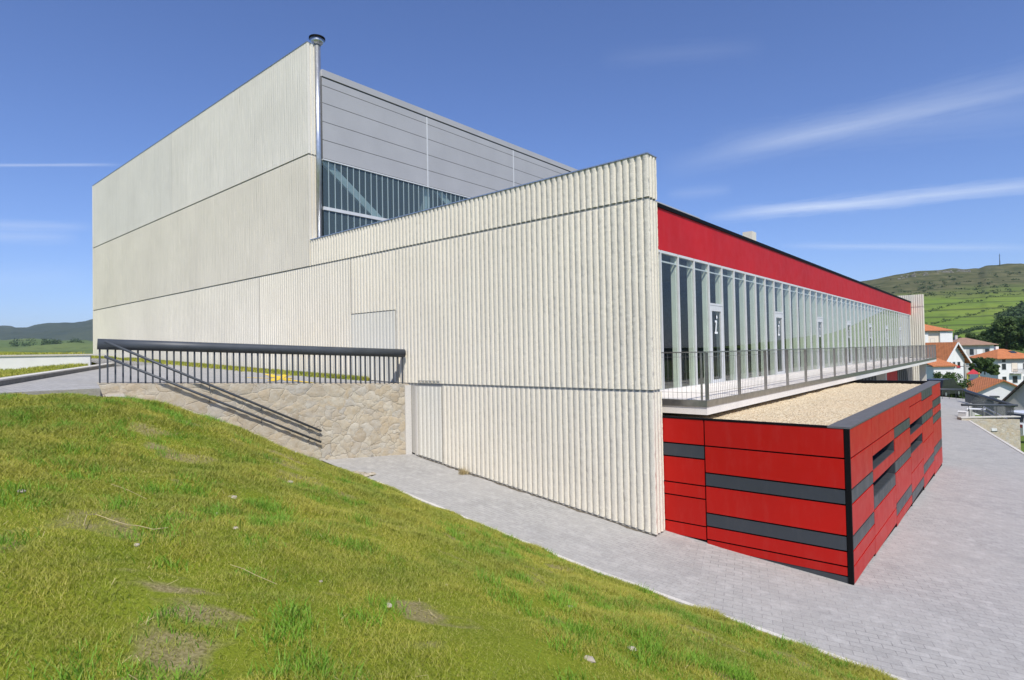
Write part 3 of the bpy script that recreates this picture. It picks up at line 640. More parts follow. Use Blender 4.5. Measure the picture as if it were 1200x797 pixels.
# balcony
mb = MB(); mb.prism([(XF - .01, .92), (.70, .92), (.70, 45.4), (XF - .01, 45.4)], ZF - .26, ZF - .001); balc = mb.build('balcony', 'slab', hall)
mb = MB(); mb.box((XF + .032, 1.0, ZF), (XF + .10, 45.3, ZF + .07)); mb.build('base_kerb', 'slab', balc)
rail = MB(); BX = .66
rail.box((XF + .1, .90, ZF - .10), (.712, .955, ZF + .03)); rail.box((.675, .955, ZF - .10), (.713, 45.42, ZF + .03)); railo = rail.build('balcony_railing', 'stainless', hall, label='long stainless mesh railing along the balcony edge')
mb = MB(); mb.bar((XF + .05, .98, -.075), (.68, .98, -.075), .05, .022); mb.bar((BX + .01, .955, -.075), (BX + .01, 45.4, -.075), .05, .022); mb.build('handrail', 'stainless', railo)
py = [1.03 + 1.83 * k for k in range(25)] + [45.36]
for k, y in enumerate(py):
    MB().box((BX - .035, y - .008, ZF + .02), (BX + .035, y + .008, -.09)).build('post', 'stainless', railo)
MB().box((BX - .10, .972, ZF + .02), (BX - .085, 1.03, -.09)).build('post', 'stainless', railo)
mb = MB()
for k in range(440):
    y = 1.0 + k * .101; mb.bar((BX + .012, y, ZF + .02), (BX + .012, y, -.085), .0055, .0055)
for z in (ZF + .17, -.17): mb.bar((BX + .012, .99, z), (BX + .012, 45.4, z), .006, .006)
for k in range(19): x = -1.15 + k * .1; mb.bar((x, .982, ZF + .02), (x, .982, -.085), .0055, .0055)
for z in (ZF + .17, -.17): mb.bar((XF + .1, .982, z), (BX, .982, z), .006, .006)
mb.build('wire_mesh', 'stainless', railo)
# ground floor behind the annex, below the balcony
ribs = MB(); y = .4
while y < 49: ribs.box((XF - .15, y, -6), (XF - .02 - (0 if int(y / .5) % 2 else .05), y + .49, ZF - .27)); y += .5
ribs.build('ground_floor_wall', 'coping', hall)
MB().box((XF - .01, 33, -6), (XF + .06, 40, -1.36)).build('red_wall_panel', 'fascia', hall)
for y in (26.0, 44.2): MB().box((-.3, y, -6), (.12, y + .4, -1.331)).build('column', 'conc_smooth', hall)
# end wall beyond the glazing
ribbed('wall_panel', 'conc_low', -2.3, -.36, 3.15, 4.17, .5, .001, y=49.0, wrap=.4)
ribbed('wall_panel', 'conc_low', -2.3, -.36, -6, 3.09, .5, .001, y=49.0, wrap=.4)
MB().box((-36, 49.04, -6), (-.40, 49.38, 4.16)).build('wall_core', 'conc_smooth', hall)

# ------------------------------------------------------------------ red annex
AX0, AX1, AY0, AY1, AT = -.06, 3.27, .42, 15.62, -1.35
annex = thing('red_annex', 'low flat roofed annex clad in red and charcoal panels with gravel roof', 'building', (1.6, 8, -4.2))
def panels(axis, rows, a, b, gap=.014):
    """rows: list of (z_top, z_bottom, colour) between a and b along the axis"""
    for zt, zb, c in rows:
        if c == 'o': continue
        mb = MB(); zb = zb if not callable(zb) else zb
        if axis == 'x': mb.box((a + gap, AY0 - .022, zb + gap), (b - gap, AY0 + .0, zt - gap))
        else: mb.box((AX1 - .0, a + gap, zb + gap), (AX1 + .022, b - gap, zt - gap))
        mb.build('cladding_panel', 'red' if c == 'r' else 'greypanel', annex, label='charcoal grey cladding panel' if c == 'g' else None)
panels('x', [(-1.36, -1.86, 'r'), (-1.86, -2.12, 'g'), (-2.12, -2.63, 'r'), (-2.63, -2.88, 'r'), (-2.88, -3.40, 'r'), (-3.40, -3.66, 'r')], AX0, .84)
panels('x', [(-1.36, -1.86, 'r'), (-1.86, -2.37, 'r'), (-2.37, -2.62, 'g'), (-2.62, -3.13, 'r'), (-3.13, -3.38, 'g'), (-3.38, -3.63, 'r'), (-3.63, -3.79, 'r')], .84, AX1 - .05)
cols = [(AY0 + .03, 2.36), (2.36, 4.98), (4.98, 7.53), (7.53, 10.08), (10.08, 12.9), (12.9, AY1 - .02)]
side = [[(-1.36, -1.86, 'r'), (-1.86, -2.37, 'r'), (-2.37, -2.61, 'g'), (-2.61, -3.13, 'r'), (-3.13, -3.37, 'g'), (-3.37, -3.62, 'r'), (-3.62, -3.92, 'r')],
        [(-1.36, -1.86, 'r'), (-1.86, -2.11, 'r'), (-2.11, -2.36, 'o'), (-2.36, -2.61, 'r'), (-2.61, -2.87, 'o'), (-2.87, -3.12, 'g'), (-3.12, -3.62, 'r'), (-3.62, -3.96, 'r')],
        [(-1.36, -1.86, 'r'), (-1.86, -2.11, 'g'), (-2.11, -2.61, 'r'), (-2.61, -2.87, 'g'), (-2.87, -3.55, 'r'), (-3.55, -3.83, 'g'), (-3.83, -4.05, 'r')],
        [(-1.36, -1.61, 'r'), (-1.61, -2.07, 'r'), (-2.07, -2.32, 'o'), (-2.32, -2.55, 'r'), (-2.55, -2.80, 'o'), (-2.80, -3.30, 'r'), (-3.30, -3.80, 'r'), (-3.80, -4.06, 'g')],
        [(-1.36, -1.65, 'g'), (-1.65, -2.07, 'r'), (-2.07, -2.33, 'g'), (-2.33, -2.85, 'r'), (-2.85, -3.50, 'r'), (-3.50, -3.78, 'g'), (-3.78, -4.16, 'r')],
        [(-1.36, -1.86, 'r'), (-1.86, -2.12, 'g'), (-2.12, -2.36, 'r'), (-2.36, -2.62, 'g'), (-2.62, -3.38, 'r'), (-3.38, -3.68, 'g'), (-3.68, -4.26, 'r')]]
for (a, b), rows in zip(cols, side): panels('y', rows, a, b)
# backing with real openings
mb = MB(); mb.box((AX0, AY0 + .001, -4.0), (AX1 - .05, AY0 + .12, AT - .02))
opens = [(2.36, 4.98, -2.36, -2.11), (2.36, 4.98, -2.87, -2.61), (7.53, 10.08, -2.32, -2.07), (7.53, 10.08, -2.80, -2.55)]
yb = sorted({AY0 + .001, 2.37, 4.97, 7.54, 10.07, AY1})
for a, b in zip(yb[:-1], yb[1:]):
    os_ = [o for o in opens if abs(o[0] - a) < .05]
    zs = [-4.6] + sorted(sum([[o[2], o[3]] for o in os_], [])) + [AT - .02]
    for z0, z1 in list(zip(zs[:-1], zs[1:]))[::2]: mb.box((AX1 - .14, a, z0), (AX1 - .001, b, z1))
mb.box((AX0, AY1 - .1, -4.8), (AX1 - .14, AY1, AT - .02)); mb.box((AX1 - .055, AY0 - .026, -3.9), (AX1 + .024, AY0 + .03, AT - .012))
mb.build('frame', 'black', annex)
for a, b, z0, z1 in opens:
    mb = MB(); mb.box((AX1 - .30, a, z0), (AX1 - .27, b, z1)); w = mb.build('window', 'pane', annex)
    mb = MB(); mb.box((AX1 - .28, a + .01, z0 - .02), (AX1 + .015, b - .01, z0 + .003)); mb.box((AX1 - .28, b - .014, z0), (AX1 + .01, b + .005, z1)); mb.build('reveal', 'greypanel', w)
mb = MB(); mb.prism([(AX0, AY0 - .012), (AX1 - .05, AY0 - .012), (AX1 - .05, AY0 + .05), (AX0, AY0 + .05)], -4.3, [-3.67, -3.80, -3.80, -3.67]); mb.build('base_strip', 'greypanel', annex)
for y in (2.36, 4.98, 7.53, 10.08, 12.9):
    z = float(pav(AX1, y)); MB().box((AX1 - .08, y - .05, z - .05), (AX1 + .015, y + .05, z + .10)).build('foot', 'black', annex)
mb = MB(); mb.box((AX1 - .30, AY0 - .03, AT - .018), (AX1 + .035, AY1 + .03, AT + .012)); mb.build('coping', 'coping', annex)
mb = MB(); mb.box((-1.1, AY0 - .03, AT - .018), (AX1 - .30, AY0 + .07, AT + .010)); mb.box((-1.1, AY1 - .3, AT - .018), (AX1 - .30, AY1 + .03, AT + .010)); mb.box((AX1 - .32, AY0 + .08, AT - .13), (AX1 - .29, AY1 - .3, AT - .018)); mb.box((-1.1, AY1 - .32, AT - .13), (AX1 - .32, AY1 - .29, AT - .018)); mb.build('coping', 'black', annex)
gx = np.arange(-1.2, AX1 - .30, .045); gy = np.arange(AY0 + .06, AY1 - .29, .045); X, Y = np.meshgrid(gx, gy, indexing='ij')
Z = AT - .085 + (n2(X, Y, 1.1, 3) - .5) * .05 + RNG.uniform(-.014, .014, X.shape)
off = np.array(world_loc(annex)); link('gravel_roof', npmesh('gravel_roof', np.stack([X.ravel(), Y.ravel(), Z.ravel()], 1) - off, gridfaces(len(gx), len(gy))), 'gravel', annex)

# ------------------------------------------------------------------ stone wall, railing, handrails, stairs
mb = MB(); ns = 90; nzs = 34; V = []
for i in range(ns):
    s = .02 + 7.04 * i / (ns - 1)
    for j in range(nzs):
        p = sw(s, 0, 0); zt = float(ter(p.x, p.y)) + .01; zb = -3.3; z = zb + (zt - zb) * j / (nzs - 1)
        o = random.uniform(-.014, .014); p = sw(s, o, z); V.append(tuple(p))
swall = thing('stone_retaining_wall', 'beige rubble stone retaining wall below the tube railing, left of the ribbed wall', 'wall', tuple(sw(3.5, -.2, -3.0)))
off = np.array(world_loc(swall)); link('stone_face', npmesh('stone_face', np.array(V) - off, gridfaces(ns, nzs)), 'stone', swall)
q = [sw(.02, -.02, 0), sw(7.06, -.02, 0), sw(7.06, -.42, 0), sw(.02, -.42, 0)]
mb = MB(); zt = [float(ter(p.x, p.y)) for p in q]; mb.prism([(p.x, p.y) for p in q], -3.4, [z + .012 for z in zt]); mb.build('coping', 'stone', swall)
mb = MB(); q = [sw(-.02, .03, 0), sw(.16, .03, 0), sw(.16, -.02, 0), sw(-.02, -.02, 0)]; mb.prism([(p.x, p.y) for p in q], -3.0, -.86); mb.build('end_strip', 'conc_smooth', swall)

fence = thing('tube_railing', 'slate grey railing with thick tube top and thin balusters on the stone wall', 'railing', tuple(sw(3.5, -.12, -.7)))
def ftop(s): return .02 + (.33 - .02) * s / 7.06
MB().tube([sw(.10, -.12, ftop(.1)), sw(2.5, -.12, ftop(2.5)), sw(5, -.12, ftop(5)), sw(7.06, -.12, ftop(7.06))], .112, 24).build('top_tube', 'steel_dark', fence, True)
for k in range(52):
    s = .16 + 6.86 * k / 51; p = sw(s, -.12, 0); zb = float(ter(p.x, p.y))
    MB().bar(sw(s, -.12, zb), sw(s, -.12, ftop(s) - .05), .032, .036, tuple(NV)).build('baluster', 'steel_dark', fence)
def handrail(label, z0, z1, s0, s1, bs):
    h = thing('handrail', label, 'handrail', tuple(sw(s1, .09, z1)), 'twin handrails above the stair')
    zz = lambda s: z0 + (z1 - z0) * (s - s0) / (s1 - s0)
    MB().tube([sw(s0, .09, z0), sw((s0 + s1) / 2, .09, (z0 + z1) / 2), sw(s1, .09, z1)], .027, 12).build('rail', 'steel_dark', h, True)
    for s in bs:
        MB().tube([sw(s, -.01, zz(s) - .10), sw(s, .06, zz(s) - .10), sw(s, .09, zz(s) - .02)], .009, 6).build('bracket', 'steel_dark', h)
handrail('upper of the two sloping handrails on the stone wall', .38, -1.88, 6.94, 2.50, (5.0, 3.9, 2.8))
handrail('lower of the two sloping handrails on the stone wall', .075, -2.155, 6.95, 2.51, (5.0, 3.9, 2.8))
mb = MB(); ntr = 14
for k in range(ntr):
    s1_ = 6.95 - k * .32; z = float(ter(-8.0, -6.9)) - .02 - k * .163
    q = [sw(s1_, .02, 0), sw(s1_ - .32, .02, 0), sw(s1_ - .32, 1.32, 0), sw(s1_, 1.32, 0)]; mb.prism([(p.x, p.y) for p in q], z - .6, z - .163)
mb.build('stairs', 'parapet', kind='structure')
mb = MB(); c = W(425, 556, 13.3); q = []
for i in range(6):
    mb.sphere((c.x + random.uniform(-.22, .25), c.y + random.uniform(-.06, .08), c.z - .02 + random.uniform(0, .05)), (random.uniform(.08, .18), .09, random.uniform(.03, .06)), 6, 4, .35)
tag(mb.build('broken_kerb_stone', 'rock'), 'broken pale kerb lump lying where the grass meets the path', 'kerb stone')

# low white wall on the lawn
lw = thing('low_wall', 'low white garden wall with pale coping on the lawn at far left', 'wall', (-20.1, -8, -.3))
MB().box((-20.25, -16, -.9), (-20.0, -4.3, .17)).build('wall_body', 'plaster', lw)
MB().box((-20.4, -16, .173), (-19.965, -3.45, .225)).build('coping', 'conc_smooth', lw)
MB().box((-21.6, -4.34, -.9), (-20.251, -4.2, .17)).build('return_wall', 'plaster', lw)
# yellow road marking
def tpx(px, py):
    d = raydir(px, py); a = .036 * d.x + .042 * d.y + d.z; b = -.84 - .036 * (EYE.x + 7.4) - .042 * EYE.y - EYE.z
    t = b / a; p = EYE + d * t; return (p.x, p.y)
mb = MB()
for a, b, w in (((288, 442.6), (320, 443.6), .13), ((318, 443.4), (372, 449.4), .13), ((313, 438.5), (340, 446.5), .13), ((338, 438.5), (318, 447), .11), ((316, 441.5), (352, 447.6), .07), ((330, 443.5), (342, 443.9), .3)):
    A, B = tpx(*a), tpx(*b); dx, dy = B[0] - A[0], B[1] - A[1]; L = math.hypot(dx, dy); nx_, ny_ = -dy / L * w, dx / L * w
    q = [(A[0] + nx_, A[1] + ny_), (A[0] - nx_, A[1] - ny_), (B[0] - nx_, B[1] - ny_), (B[0] + nx_, B[1] + ny_)]
    k = len(mb.v) // 4; mb.add([(x, y, float(ter(x, y)) + .004 + .002 * k) for x, y in q], [(0, 1, 2, 3)])
mb.build('road_marking', 'yellow', kind='structure')

# stones and straw on the grass
def gpx(px, py):                                           # march the view ray to the bank
    d = raydir(px, py); t = 1.5
    while t < 18:
        p = EYE + d * t
        if p.z < float(bank(p.x, p.y)): return p
        t += .02
    return None
STONES = [(812, 704, .06, 'flat pale stone nearest the kerb in the lower right grass'), (253, 604, .07, 'rounded grey stone on the bare patch left of centre'), (272, 585, .10, 'large tan stone in bare soil below the handrails'),
          (276, 620, .05, 'small stone just below two larger ones in the grass'), (690, 775, .08, 'sandy stone low in the grass near bottom edge'), (340, 566, .08, 'flat pale slab of stone near the grass crest'),
          (455, 711, .06, 'small flat white stone alone in mid grass'), (376, 682, .03, 'tiny white pebble left of middle on the lawn'), (523, 686, .03, 'tiny white pebble below the long path edge'),
          (740, 762, .07, 'beige stone sunk in grass close to bottom right'), (25, 577, .06, 'brown stone at the left edge of the lawn'), (160, 640, .05, 'grey stone beside the dry twig'), (668, 712, .05, 'pale stone in the thin grass under the grey path')]
for px, py, r, lab in STONES:
    p = gpx(px, py); r *= .62
    if p is None: continue
    mb = MB(); mb.sphere((p.x, p.y, p.z + r * .22), (r, r * .75, r * .42), 9, 6, .14); tag(mb.build('stone', 'rock'), lab, 'stone', 'stones lying in the grass')
def twig(pts, r, lab):
    P = [gpx(*q) for q in pts]
    if None in P: return
    mb = MB(); mb.tube([(p.x, p.y, p.z + .045 + random.uniform(-.01, .02)) for p in P], r, 6); tag(mb.build('twig', 'straw'), lab, 'twig', 'dry twigs on the grass')
twig([(98, 622), (102, 613), (112, 609), (130, 615), (150, 622), (162, 626), (180, 628), (197, 627)], .0028, 'long curved dry straw lying in the left grass')
twig([(270, 668), (285, 675), (300, 682), (325, 692)], .0018, 'straight dry stalk lying lower on the grass left of middle')
twig([(130, 574), (150, 580), (172, 590)], .0018, 'short dry stalk on the grass above the curved straw')
# bare straw litter
n = 900; x, y, d, ok = grass_pts(14000, -8, 9, -12, -2.6); b = n2(x, y, 1.3, 11) * .34 + n2(x, y, 3.1, 12) * .38 + n2(x, y, 8, 13) * .28; ok &= (b > .53); x, y = x[ok][:n], y[ok][:n]; n = len(x)
a = RNG.uniform(0, 6.28, n); L = RNG.uniform(.012, .04, n); z = bank(x, y) + .018; V = np.zeros((n, 4, 3)); ca, sa = np.cos(a), np.sin(a)
for k, (s1_, s2_) in enumerate(((-1, -1), (1, -1), (1, 1), (-1, 1))):
    xx = x + ca * L * s1_ - sa * .0014 * s2_; yy = y + sa * L * s1_ + ca * .0014 * s2_; V[:, k] = np.stack([xx, yy, bank(xx, yy) + .022 + .01 * s1_], 1)
tag(link('straw_litter', npmesh('straw_litter', V.reshape(-1, 3), np.arange(n * 4).reshape(-1, 4)), 'straw', kind='stuff'), 'scraps of dry straw on the thin patches of the lawn', 'straw')

# ------------------------------------------------------------------ terrain: base sheet and hills
def m_field(name, lo, hi, dark, rock=False, hedge=True):
    m = Mat(name, .95, lo, .1); n = m.noise(.006, 5, .6); f = m.noise(.05, 6, .65); g = m.noise(.012, 4, .6, m.map((1, .3, 1), (0, 0, .6)))
    c = m.mix(m.ramp(n, [(.35, 0), (.65, 1)]), lo, hi); c = m.mix(m.ramp(f, [(.5, 0), (.72, .55)]), c, dark); c = m.mix(m.ramp(g, [(.55, 0), (.7, .5)]), c, tuple(x * .7 for x in lo))
    sx = m.n.new('ShaderNodeSeparateXYZ'); m.l.new(m.co, sx.inputs[0])
    if rock:                                               # heath and scrub on the upper slope
        hz = m.math('ADD', sx.outputs[2], m.math('MULTIPLY', m.math('SUBTRACT', n, .5), 55))
        heath = m.mix(m.ramp(f, [(.35, 0), (.65, 1)]), (.062, .072, .028), (.135, .13, .06)); c = m.mix(m.ramp(m.math('DIVIDE', hz, 150), [(.42, 0), (.60, 1)]), c, heath)
        # ploughed and hedged strips following the contour
        wv = m.n.new('ShaderNodeTexWave'); wv.bands_direction = 'Z'; wv.inputs['Scale'].default_value = .028; wv.inputs['Distortion'].default_value = 5; wv.inputs['Detail'].default_value = 4; wv.inputs['Detail Scale'].default_value = .35; m.l.new(m.map((.05, .05, 1)), wv.inputs['Vector'])
        c = m.mix(m.math('MULTIPLY', m.ramp(wv.outputs[1], [(.86, 0), (.97, 1)]), .6), c, (.045, .06, .02))
    m.color(c); m.bump(f, .6, 1.0); return m.m
M['field'] = m_field('valley fields', (.10, .16, .03), (.17, .20, .045), (.05, .08, .02))
M['hill_r'] = m_field('green hillside', (.12, .20, .026), (.18, .24, .04), (.06, .09, .025), True)
M['hill_l'] = m_field('green far hill', (.10, .15, .045), (.14, .18, .06), (.045, .07, .03)); M['hill_f'] = m_field('wooded ridge', (.045, .065, .04), (.065, .085, .05), (.03, .045, .03))
rr = np.concatenate([[0], np.geomspace(20, 9000, 70)]); an = np.linspace(0, 2 * np.pi, 97); A, Rr = np.meshgrid(an, rr, indexing='ij')
X = EYE.x + np.cos(A) * Rr; Y = EYE.y + np.sin(A) * Rr
Z = np.interp(Rr, [0, 40, 55, 75, 110, 200, 9000], [-6.8, -6.8, -7.3, -9, -10, -10.5, -11]) + (n2(X, Y, .02, 9) - .5) * np.clip((Rr - 60) / 100, 0, 1) * 1.0
link('ground', npmesh('ground', np.stack([X.ravel(), Y.ravel(), Z.ravel()], 1), gridfaces(len(an), len(rr))[:, ::-1]), 'field', smooth=True, kind='structure')
def hill(name, us, ridge_y, prof, mat, rough, seed, back=1.5):
    """us: image columns; ridge_y(u): picture row of the crest; prof: (distance, share of the crest's angle)"""
    D = np.concatenate([np.geomspace(prof[0][0], prof[-1][0], 90), np.linspace(prof[-1][0] * 1.04, prof[-1][0] * back, 12)]); V = []
    for u in us:
        t = 398.5 + (u - 600) * .01913 * -1 + 14.1          # horizon row
        hor = 412.6 - .01913 * (u - 600)
        er = (hor - float(ridge_y(u))) / F
        base = raydir(u, hor)
        for dd in D:
            fr = np.interp(dd, [p[0] for p in prof], [p[1] for p in prof]) if dd <= prof[-1][0] else 1
            z = er * fr * dd if dd <= prof[-1][0] else er * prof[-1][0] * max(-.3, 1 - ((dd - prof[-1][0]) / (prof[-1][0] * (back - 1))) ** 1.0 * 1.3)
            if er * fr < 0: z = er * fr * dd
            V.append((EYE.x + base.x * dd, EYE.y + base.y * dd, z))
    V = np.array(V); nA, nD = len(us), len(D); dist = np.tile(D, nA)
    amp = rough * np.clip((dist - prof[0][0]) / (prof[-1][0] * .3), 0, 1)
    s = 1 / (prof[-1][0] * .12)
    V[:, 2] += ((n2(V[:, 0], V[:, 1], s, seed) - .5) + .5 * (n2(V[:, 0], V[:, 1], s * 2.7, seed + 1) - .5) + .25 * (n2(V[:, 0], V[:, 1], s * 8, seed + 2) - .5)) * amp
    return link(name, npmesh(name, V, gridfaces(nA, nD)[:, ::-1]), mat, smooth=True, kind='structure'), V.reshape(nA, nD, 3), D
rid = lambda u: np.interp(u, [700, 1000, 1050, 1070, 1100, 1150, 1158, 1200, 1300, 1500, 1900, 2600], [352, 334, 322, 319, 316, 312, 308, 307, 326, 376, 394, 398])
HR, HV, HD = hill('hillside', np.concatenate([np.arange(840, 1010, 12), np.arange(1010, 1240, 2.5), np.arange(1240, 2600, 25)]), rid,
                  [(230, -.27), (330, -.01), (450, .15), (600, .36), (800, .60), (950, .80), (1060, .955), (1090, 1.0)], 'hill_r', 9, 41)
rl = lambda u: np.interp(u, [-900, -300, 0, 60, 110, 160, 300], [392, 396, 398, 395, 398, 402, 410])
hill('near_hills', np.concatenate([np.arange(-900, -20, 20), np.arange(-20, 320, 3)]), rl, [(320, -.55), (500, .1), (900, .55), (1300, .85), (1600, 1.0)], 'hill_l', 16, 51)
rf = lambda u: np.interp(u, [-900, -300, 0, 14, 30, 62, 80, 100, 115, 160, 300], [384, 386, 383, 380.5, 383.5, 381, 380, 378.5, 377, 380, 384])
hill('far_hills', np.concatenate([np.arange(-900, -20, 20), np.arange(-20, 320, 3)]), rf, [(1900, .1), (2400, .5), (3200, .85), (3900, 1.0)], 'hill_f', 60, 61)
def hr_z(x, y):                                            # height of the hillside mesh under a point
    i = np.argmin((HV[:, :, 0] - x) ** 2 + (HV[:, :, 1] - y) ** 2); return float(HV.reshape(-1, 3)[i, 2])

# ------------------------------------------------------------------ foliage
def leaf_quads(cs, rs, n, size, shell=.55):
    """n quads per clump in the outer part of ellipsoid clumps"""
    cs = np.asarray(cs, float); rs = np.asarray(rs, float); k = len(cs); d = RNG.normal(0, 1, (k, n, 3)); d /= np.linalg.norm(d, axis=2, keepdims=True)
    rad = RNG.uniform(shell, 1.05, (k, n, 1)); P = (cs[:, None] + d * rad * rs[:, None]).reshape(-1, 3)
    nr = d.reshape(-1, 3) + RNG.normal(0, .5, P.shape); nr /= np.linalg.norm(nr, axis=1, keepdims=True)
    a = np.cross(nr, RNG.normal(0, 1, P.shape)); a /= np.linalg.norm(a, axis=1, keepdims=True); b = np.cross(nr, a)
    s = RNG.uniform(.5, 1.2, (len(P), 1)) * size
    V = np.stack([P - a * s, P - b * s * .6, P + a * s, P + b * s * .6], 1).reshape(-1, 3); return V, np.arange(len(V)).reshape(-1, 4)
def tree(name, label, cat, base, height, rad, mat='leaf', clumps=26, n=150, size=.28, trunk=True, group=None, flat=1.0):
    t = thing(name, label, cat, tuple(base), group); b = Vector(base)
    cs, rs = [], []
    for i in range(clumps):
        u = random.random(); zz = .30 + .66 * u if trunk else .1 + .8 * u; rr_ = rad * (1 - .75 * abs(zz - .5) ** 1.5 * 1.6) * random.uniform(.25, .95); a = random.uniform(0, 6.28)
        cs.append((b.x + math.cos(a) * rr_, b.y + math.sin(a) * rr_, b.z + height * zz)); q = rad * random.uniform(.24, .46); rs.append((q, q, q * .8 * flat))
    V, Q = leaf_quads(cs, rs, n, size); link('crown', npmesh('crown', V - np.array(b), Q), mat, t)
    mb = MB(); mb.tube([b, b + Vector((.05, .03, height * .35)), b + Vector((-.06, .08, height * .75))], height * .028 + .03, 8, height * .008)
    for i in range(5):
        c = Vector(cs[i]); mb.tube([b + Vector((0, 0, height * random.uniform(.25, .45))), (b + c) / 2 + Vector((0, 0, height * .22)), c], height * .010, 6, height * .003)
    mb.build('trunk', 'bark', t); return t
def onground(px, py, d): return W(px, py, d)
TREES = [('dark leafy tree rising behind the hip roofed house at right edge', 1180, 420, 200, 13.5, 4.6, 'leaf_dark', 46), ('dark tree left of the tallest dark tree, behind the brown roof', 1164, 416, 215, 10.0, 4.2, 'leaf_dark', 36),
         ('dark tree partly cut by the right picture edge', 1205, 420, 190, 13.0, 4.2, 'leaf_dark', 36), ('low dark tree behind the cream house', 1122, 410, 235, 4.6, 2.6, 'leaf_dark', 26), ('dark tree between the brown roof and the big tree', 1146, 408, 240, 5.6, 4.2, 'leaf_dark', 32)]
for lab, px, py, d, h, r, mt, cn in TREES: tree('tree', lab, 'tree', onground(px, py, d), h, r, mt, cn, 130, .5, group='trees between the houses')
for lab, px, py, d, h, r, mt in (('round green bush on the slope below the balconied house', 1154, 439, 130, 3.7, 1.9, 'leaf'), ('smaller dark bush right of the round bush', 1165, 440, 126, 2.3, 1.1, 'leaf_dark'), ('dark bush left of the round bush beside the gable', 1143, 436, 128, 3.0, 1.3, 'leaf_dark')):
    tree('bush', lab, 'bush', onground(px, py, d), h, r, mt, 18, 150, .24, False, 'bushes on the village slope')
tree('shrub', 'broad green shrub beyond the end of the red annex', 'shrub', onground(1113, 468, 68), 3.3, 1.75, 'leaf', 26, 230, .12, False, 'shrubs beyond the plaza')
tree('shrub', 'small dark shrub behind the tube rail right of the broad shrub', 'shrub', onground(1126, 474, 64), 2.0, .75, 'leaf_dark', 12, 200, .09, False, 'shrubs beyond the plaza')
# wood on the hillside and hedgerows
cs, rs = [], []
def hpt(u, dd):
    hor = 412.6 - .01913 * (u - 600); b = raydir(u, hor); x, y = EYE.x + b.x * dd, EYE.y + b.y * dd; return x, y, hr_z(x, y)
for i in range(340):
    u = random.uniform(1172, 1300); tt = (u - 1172) / 46; dd = random.uniform(520, 570 + 110 * min(1.6, tt)) 
    if random.random() > .25 + .75 * min(1, tt): continue
    x, y, z = hpt(u, dd); q = random.uniform(3.5, 6); cs.append((x, y, z + q * .7)); rs.append((q, q, q * 1.1))
V, Q = leaf_quads(cs, rs, 46, 1.6); tag(link('hillside_wood', npmesh('hillside_wood', V, Q), 'leaf_far', kind='stuff'), 'dark mass of woodland climbing the green hillside at right', 'woodland')
def hedge(lab, path, q0, step, dens=34):
    cs, rs = [], []
    for (u0, d0), (u1, d1) in zip(path[:-1], path[1:]):
        a = Vector(hpt(u0, d0)); b = Vector(hpt(u1, d1)); L = (b - a).length; k = max(2, int(L / step))
        for i in range(k):
            if random.random() < .15: continue
            t = (i + random.random()) / k; x, y = a.x + (b.x - a.x) * t, a.y + (b.y - a.y) * t; q = q0 * random.uniform(.6, 1.4); cs.append((x, y, hr_z(x, y) + q * .5)); rs.append((q, q, q * .9))
    V, Q = leaf_quads(cs, rs, dens, q0 * .3); tag(link('hedgerow', npmesh('hedgerow', V, Q), 'leaf_far', kind='stuff'), lab, 'hedgerow')
hedge('scrubby hedge running up from the cream house to the wood', [(1120, 380), (1140, 430), (1165, 470), (1185, 520)], 2.0, 2.6)
hedge('thin field hedge high on the green slope', [(1085, 660), (1120, 720), (1165, 780), (1240, 830)], 1.8, 5)
hedge('thin field hedge across the middle of the slope', [(1085, 560), (1110, 590), (1150, 640), (1180, 660)], 1.8, 5)
hedge('short hedge low on the slope beside the end wall', [(1084, 450), (1100, 455), (1112, 462)], 1.8, 4)
hedge('dark tree line below the bright field', [(1150, 340), (1175, 350), (1230, 360)], 2.2, 3)
cs, rs = [], []
for i in range(150):
    u = random.uniform(1020, 1300); dd = random.uniform(820, 1010); x, y, z = hpt(u, dd); q = random.uniform(1.5, 4); cs.append((x, y, z + q * .4)); rs.append((q * 1.6, q * 1.6, q * .7))
V, Q = leaf_quads(cs, rs, 26, 1.2); tag(link('heath_scrub', npmesh('heath_scrub', V, Q), 'leaf_far', kind='stuff'), 'low dark scrub dotted over the upper hillside', 'scrub')
cs, rs = [], []
for i in range(60):
    u = random.choice([54, 60, 65, 85, 92, 30, 20]) + random.gauss(0, 3); hor = 412.6 - .01913 * (u - 600); b = raydir(u, hor); dd = random.uniform(1000, 1300)
    er = (hor - rl(u)) / F; z = er * np.interp(dd, [320, 500, 900, 1300, 1600], [-.55, .1, .55, .85, 1.0]) * dd; q = random.uniform(4, 8); cs.append((EYE.x + b.x * dd, EYE.y + b.y * dd, z + 2)); rs.append((q, q, q))
V, Q = leaf_quads(cs, rs, 40, 1.6); tag(link('far_copse', npmesh('far_copse', V, Q), 'leaf_far', kind='stuff'), 'scattered copses of trees on the distant left hills', 'trees')
# cliff band under the crest
mb = MB()
for i in range(260):
    u = random.uniform(1046, 1165); x, y, z = hpt(u, 1050 + random.uniform(-14, 14)); z -= 5; w = random.uniform(2.5, 7); h = random.uniform(2, 5.5) * (1 if u < 1140 else .6)
    mb.sphere((x, y, z), (w, w * .7, h), 6, 4, .3)
tag(mb.build('cliff', 'cliff_rock', kind='structure'))
x, y, z = hpt(1175, 1085); mast = thing('radio_mast', 'thin lattice mast standing on the crest of the hill', 'mast', (x, y, z))
mb = MB(); mb.tube([(x, y, z - 4), (x, y, z + 20)], .9, 6, .35); mb.build('pole', 'steel_dark', mast)
mb = MB(); mb.tube([(x - 1.2, y - 1, z + 17), (x + 1.2, y + 1, z + 17)], .25, 6); mb.build('antenna', 'steel_dark', mast)

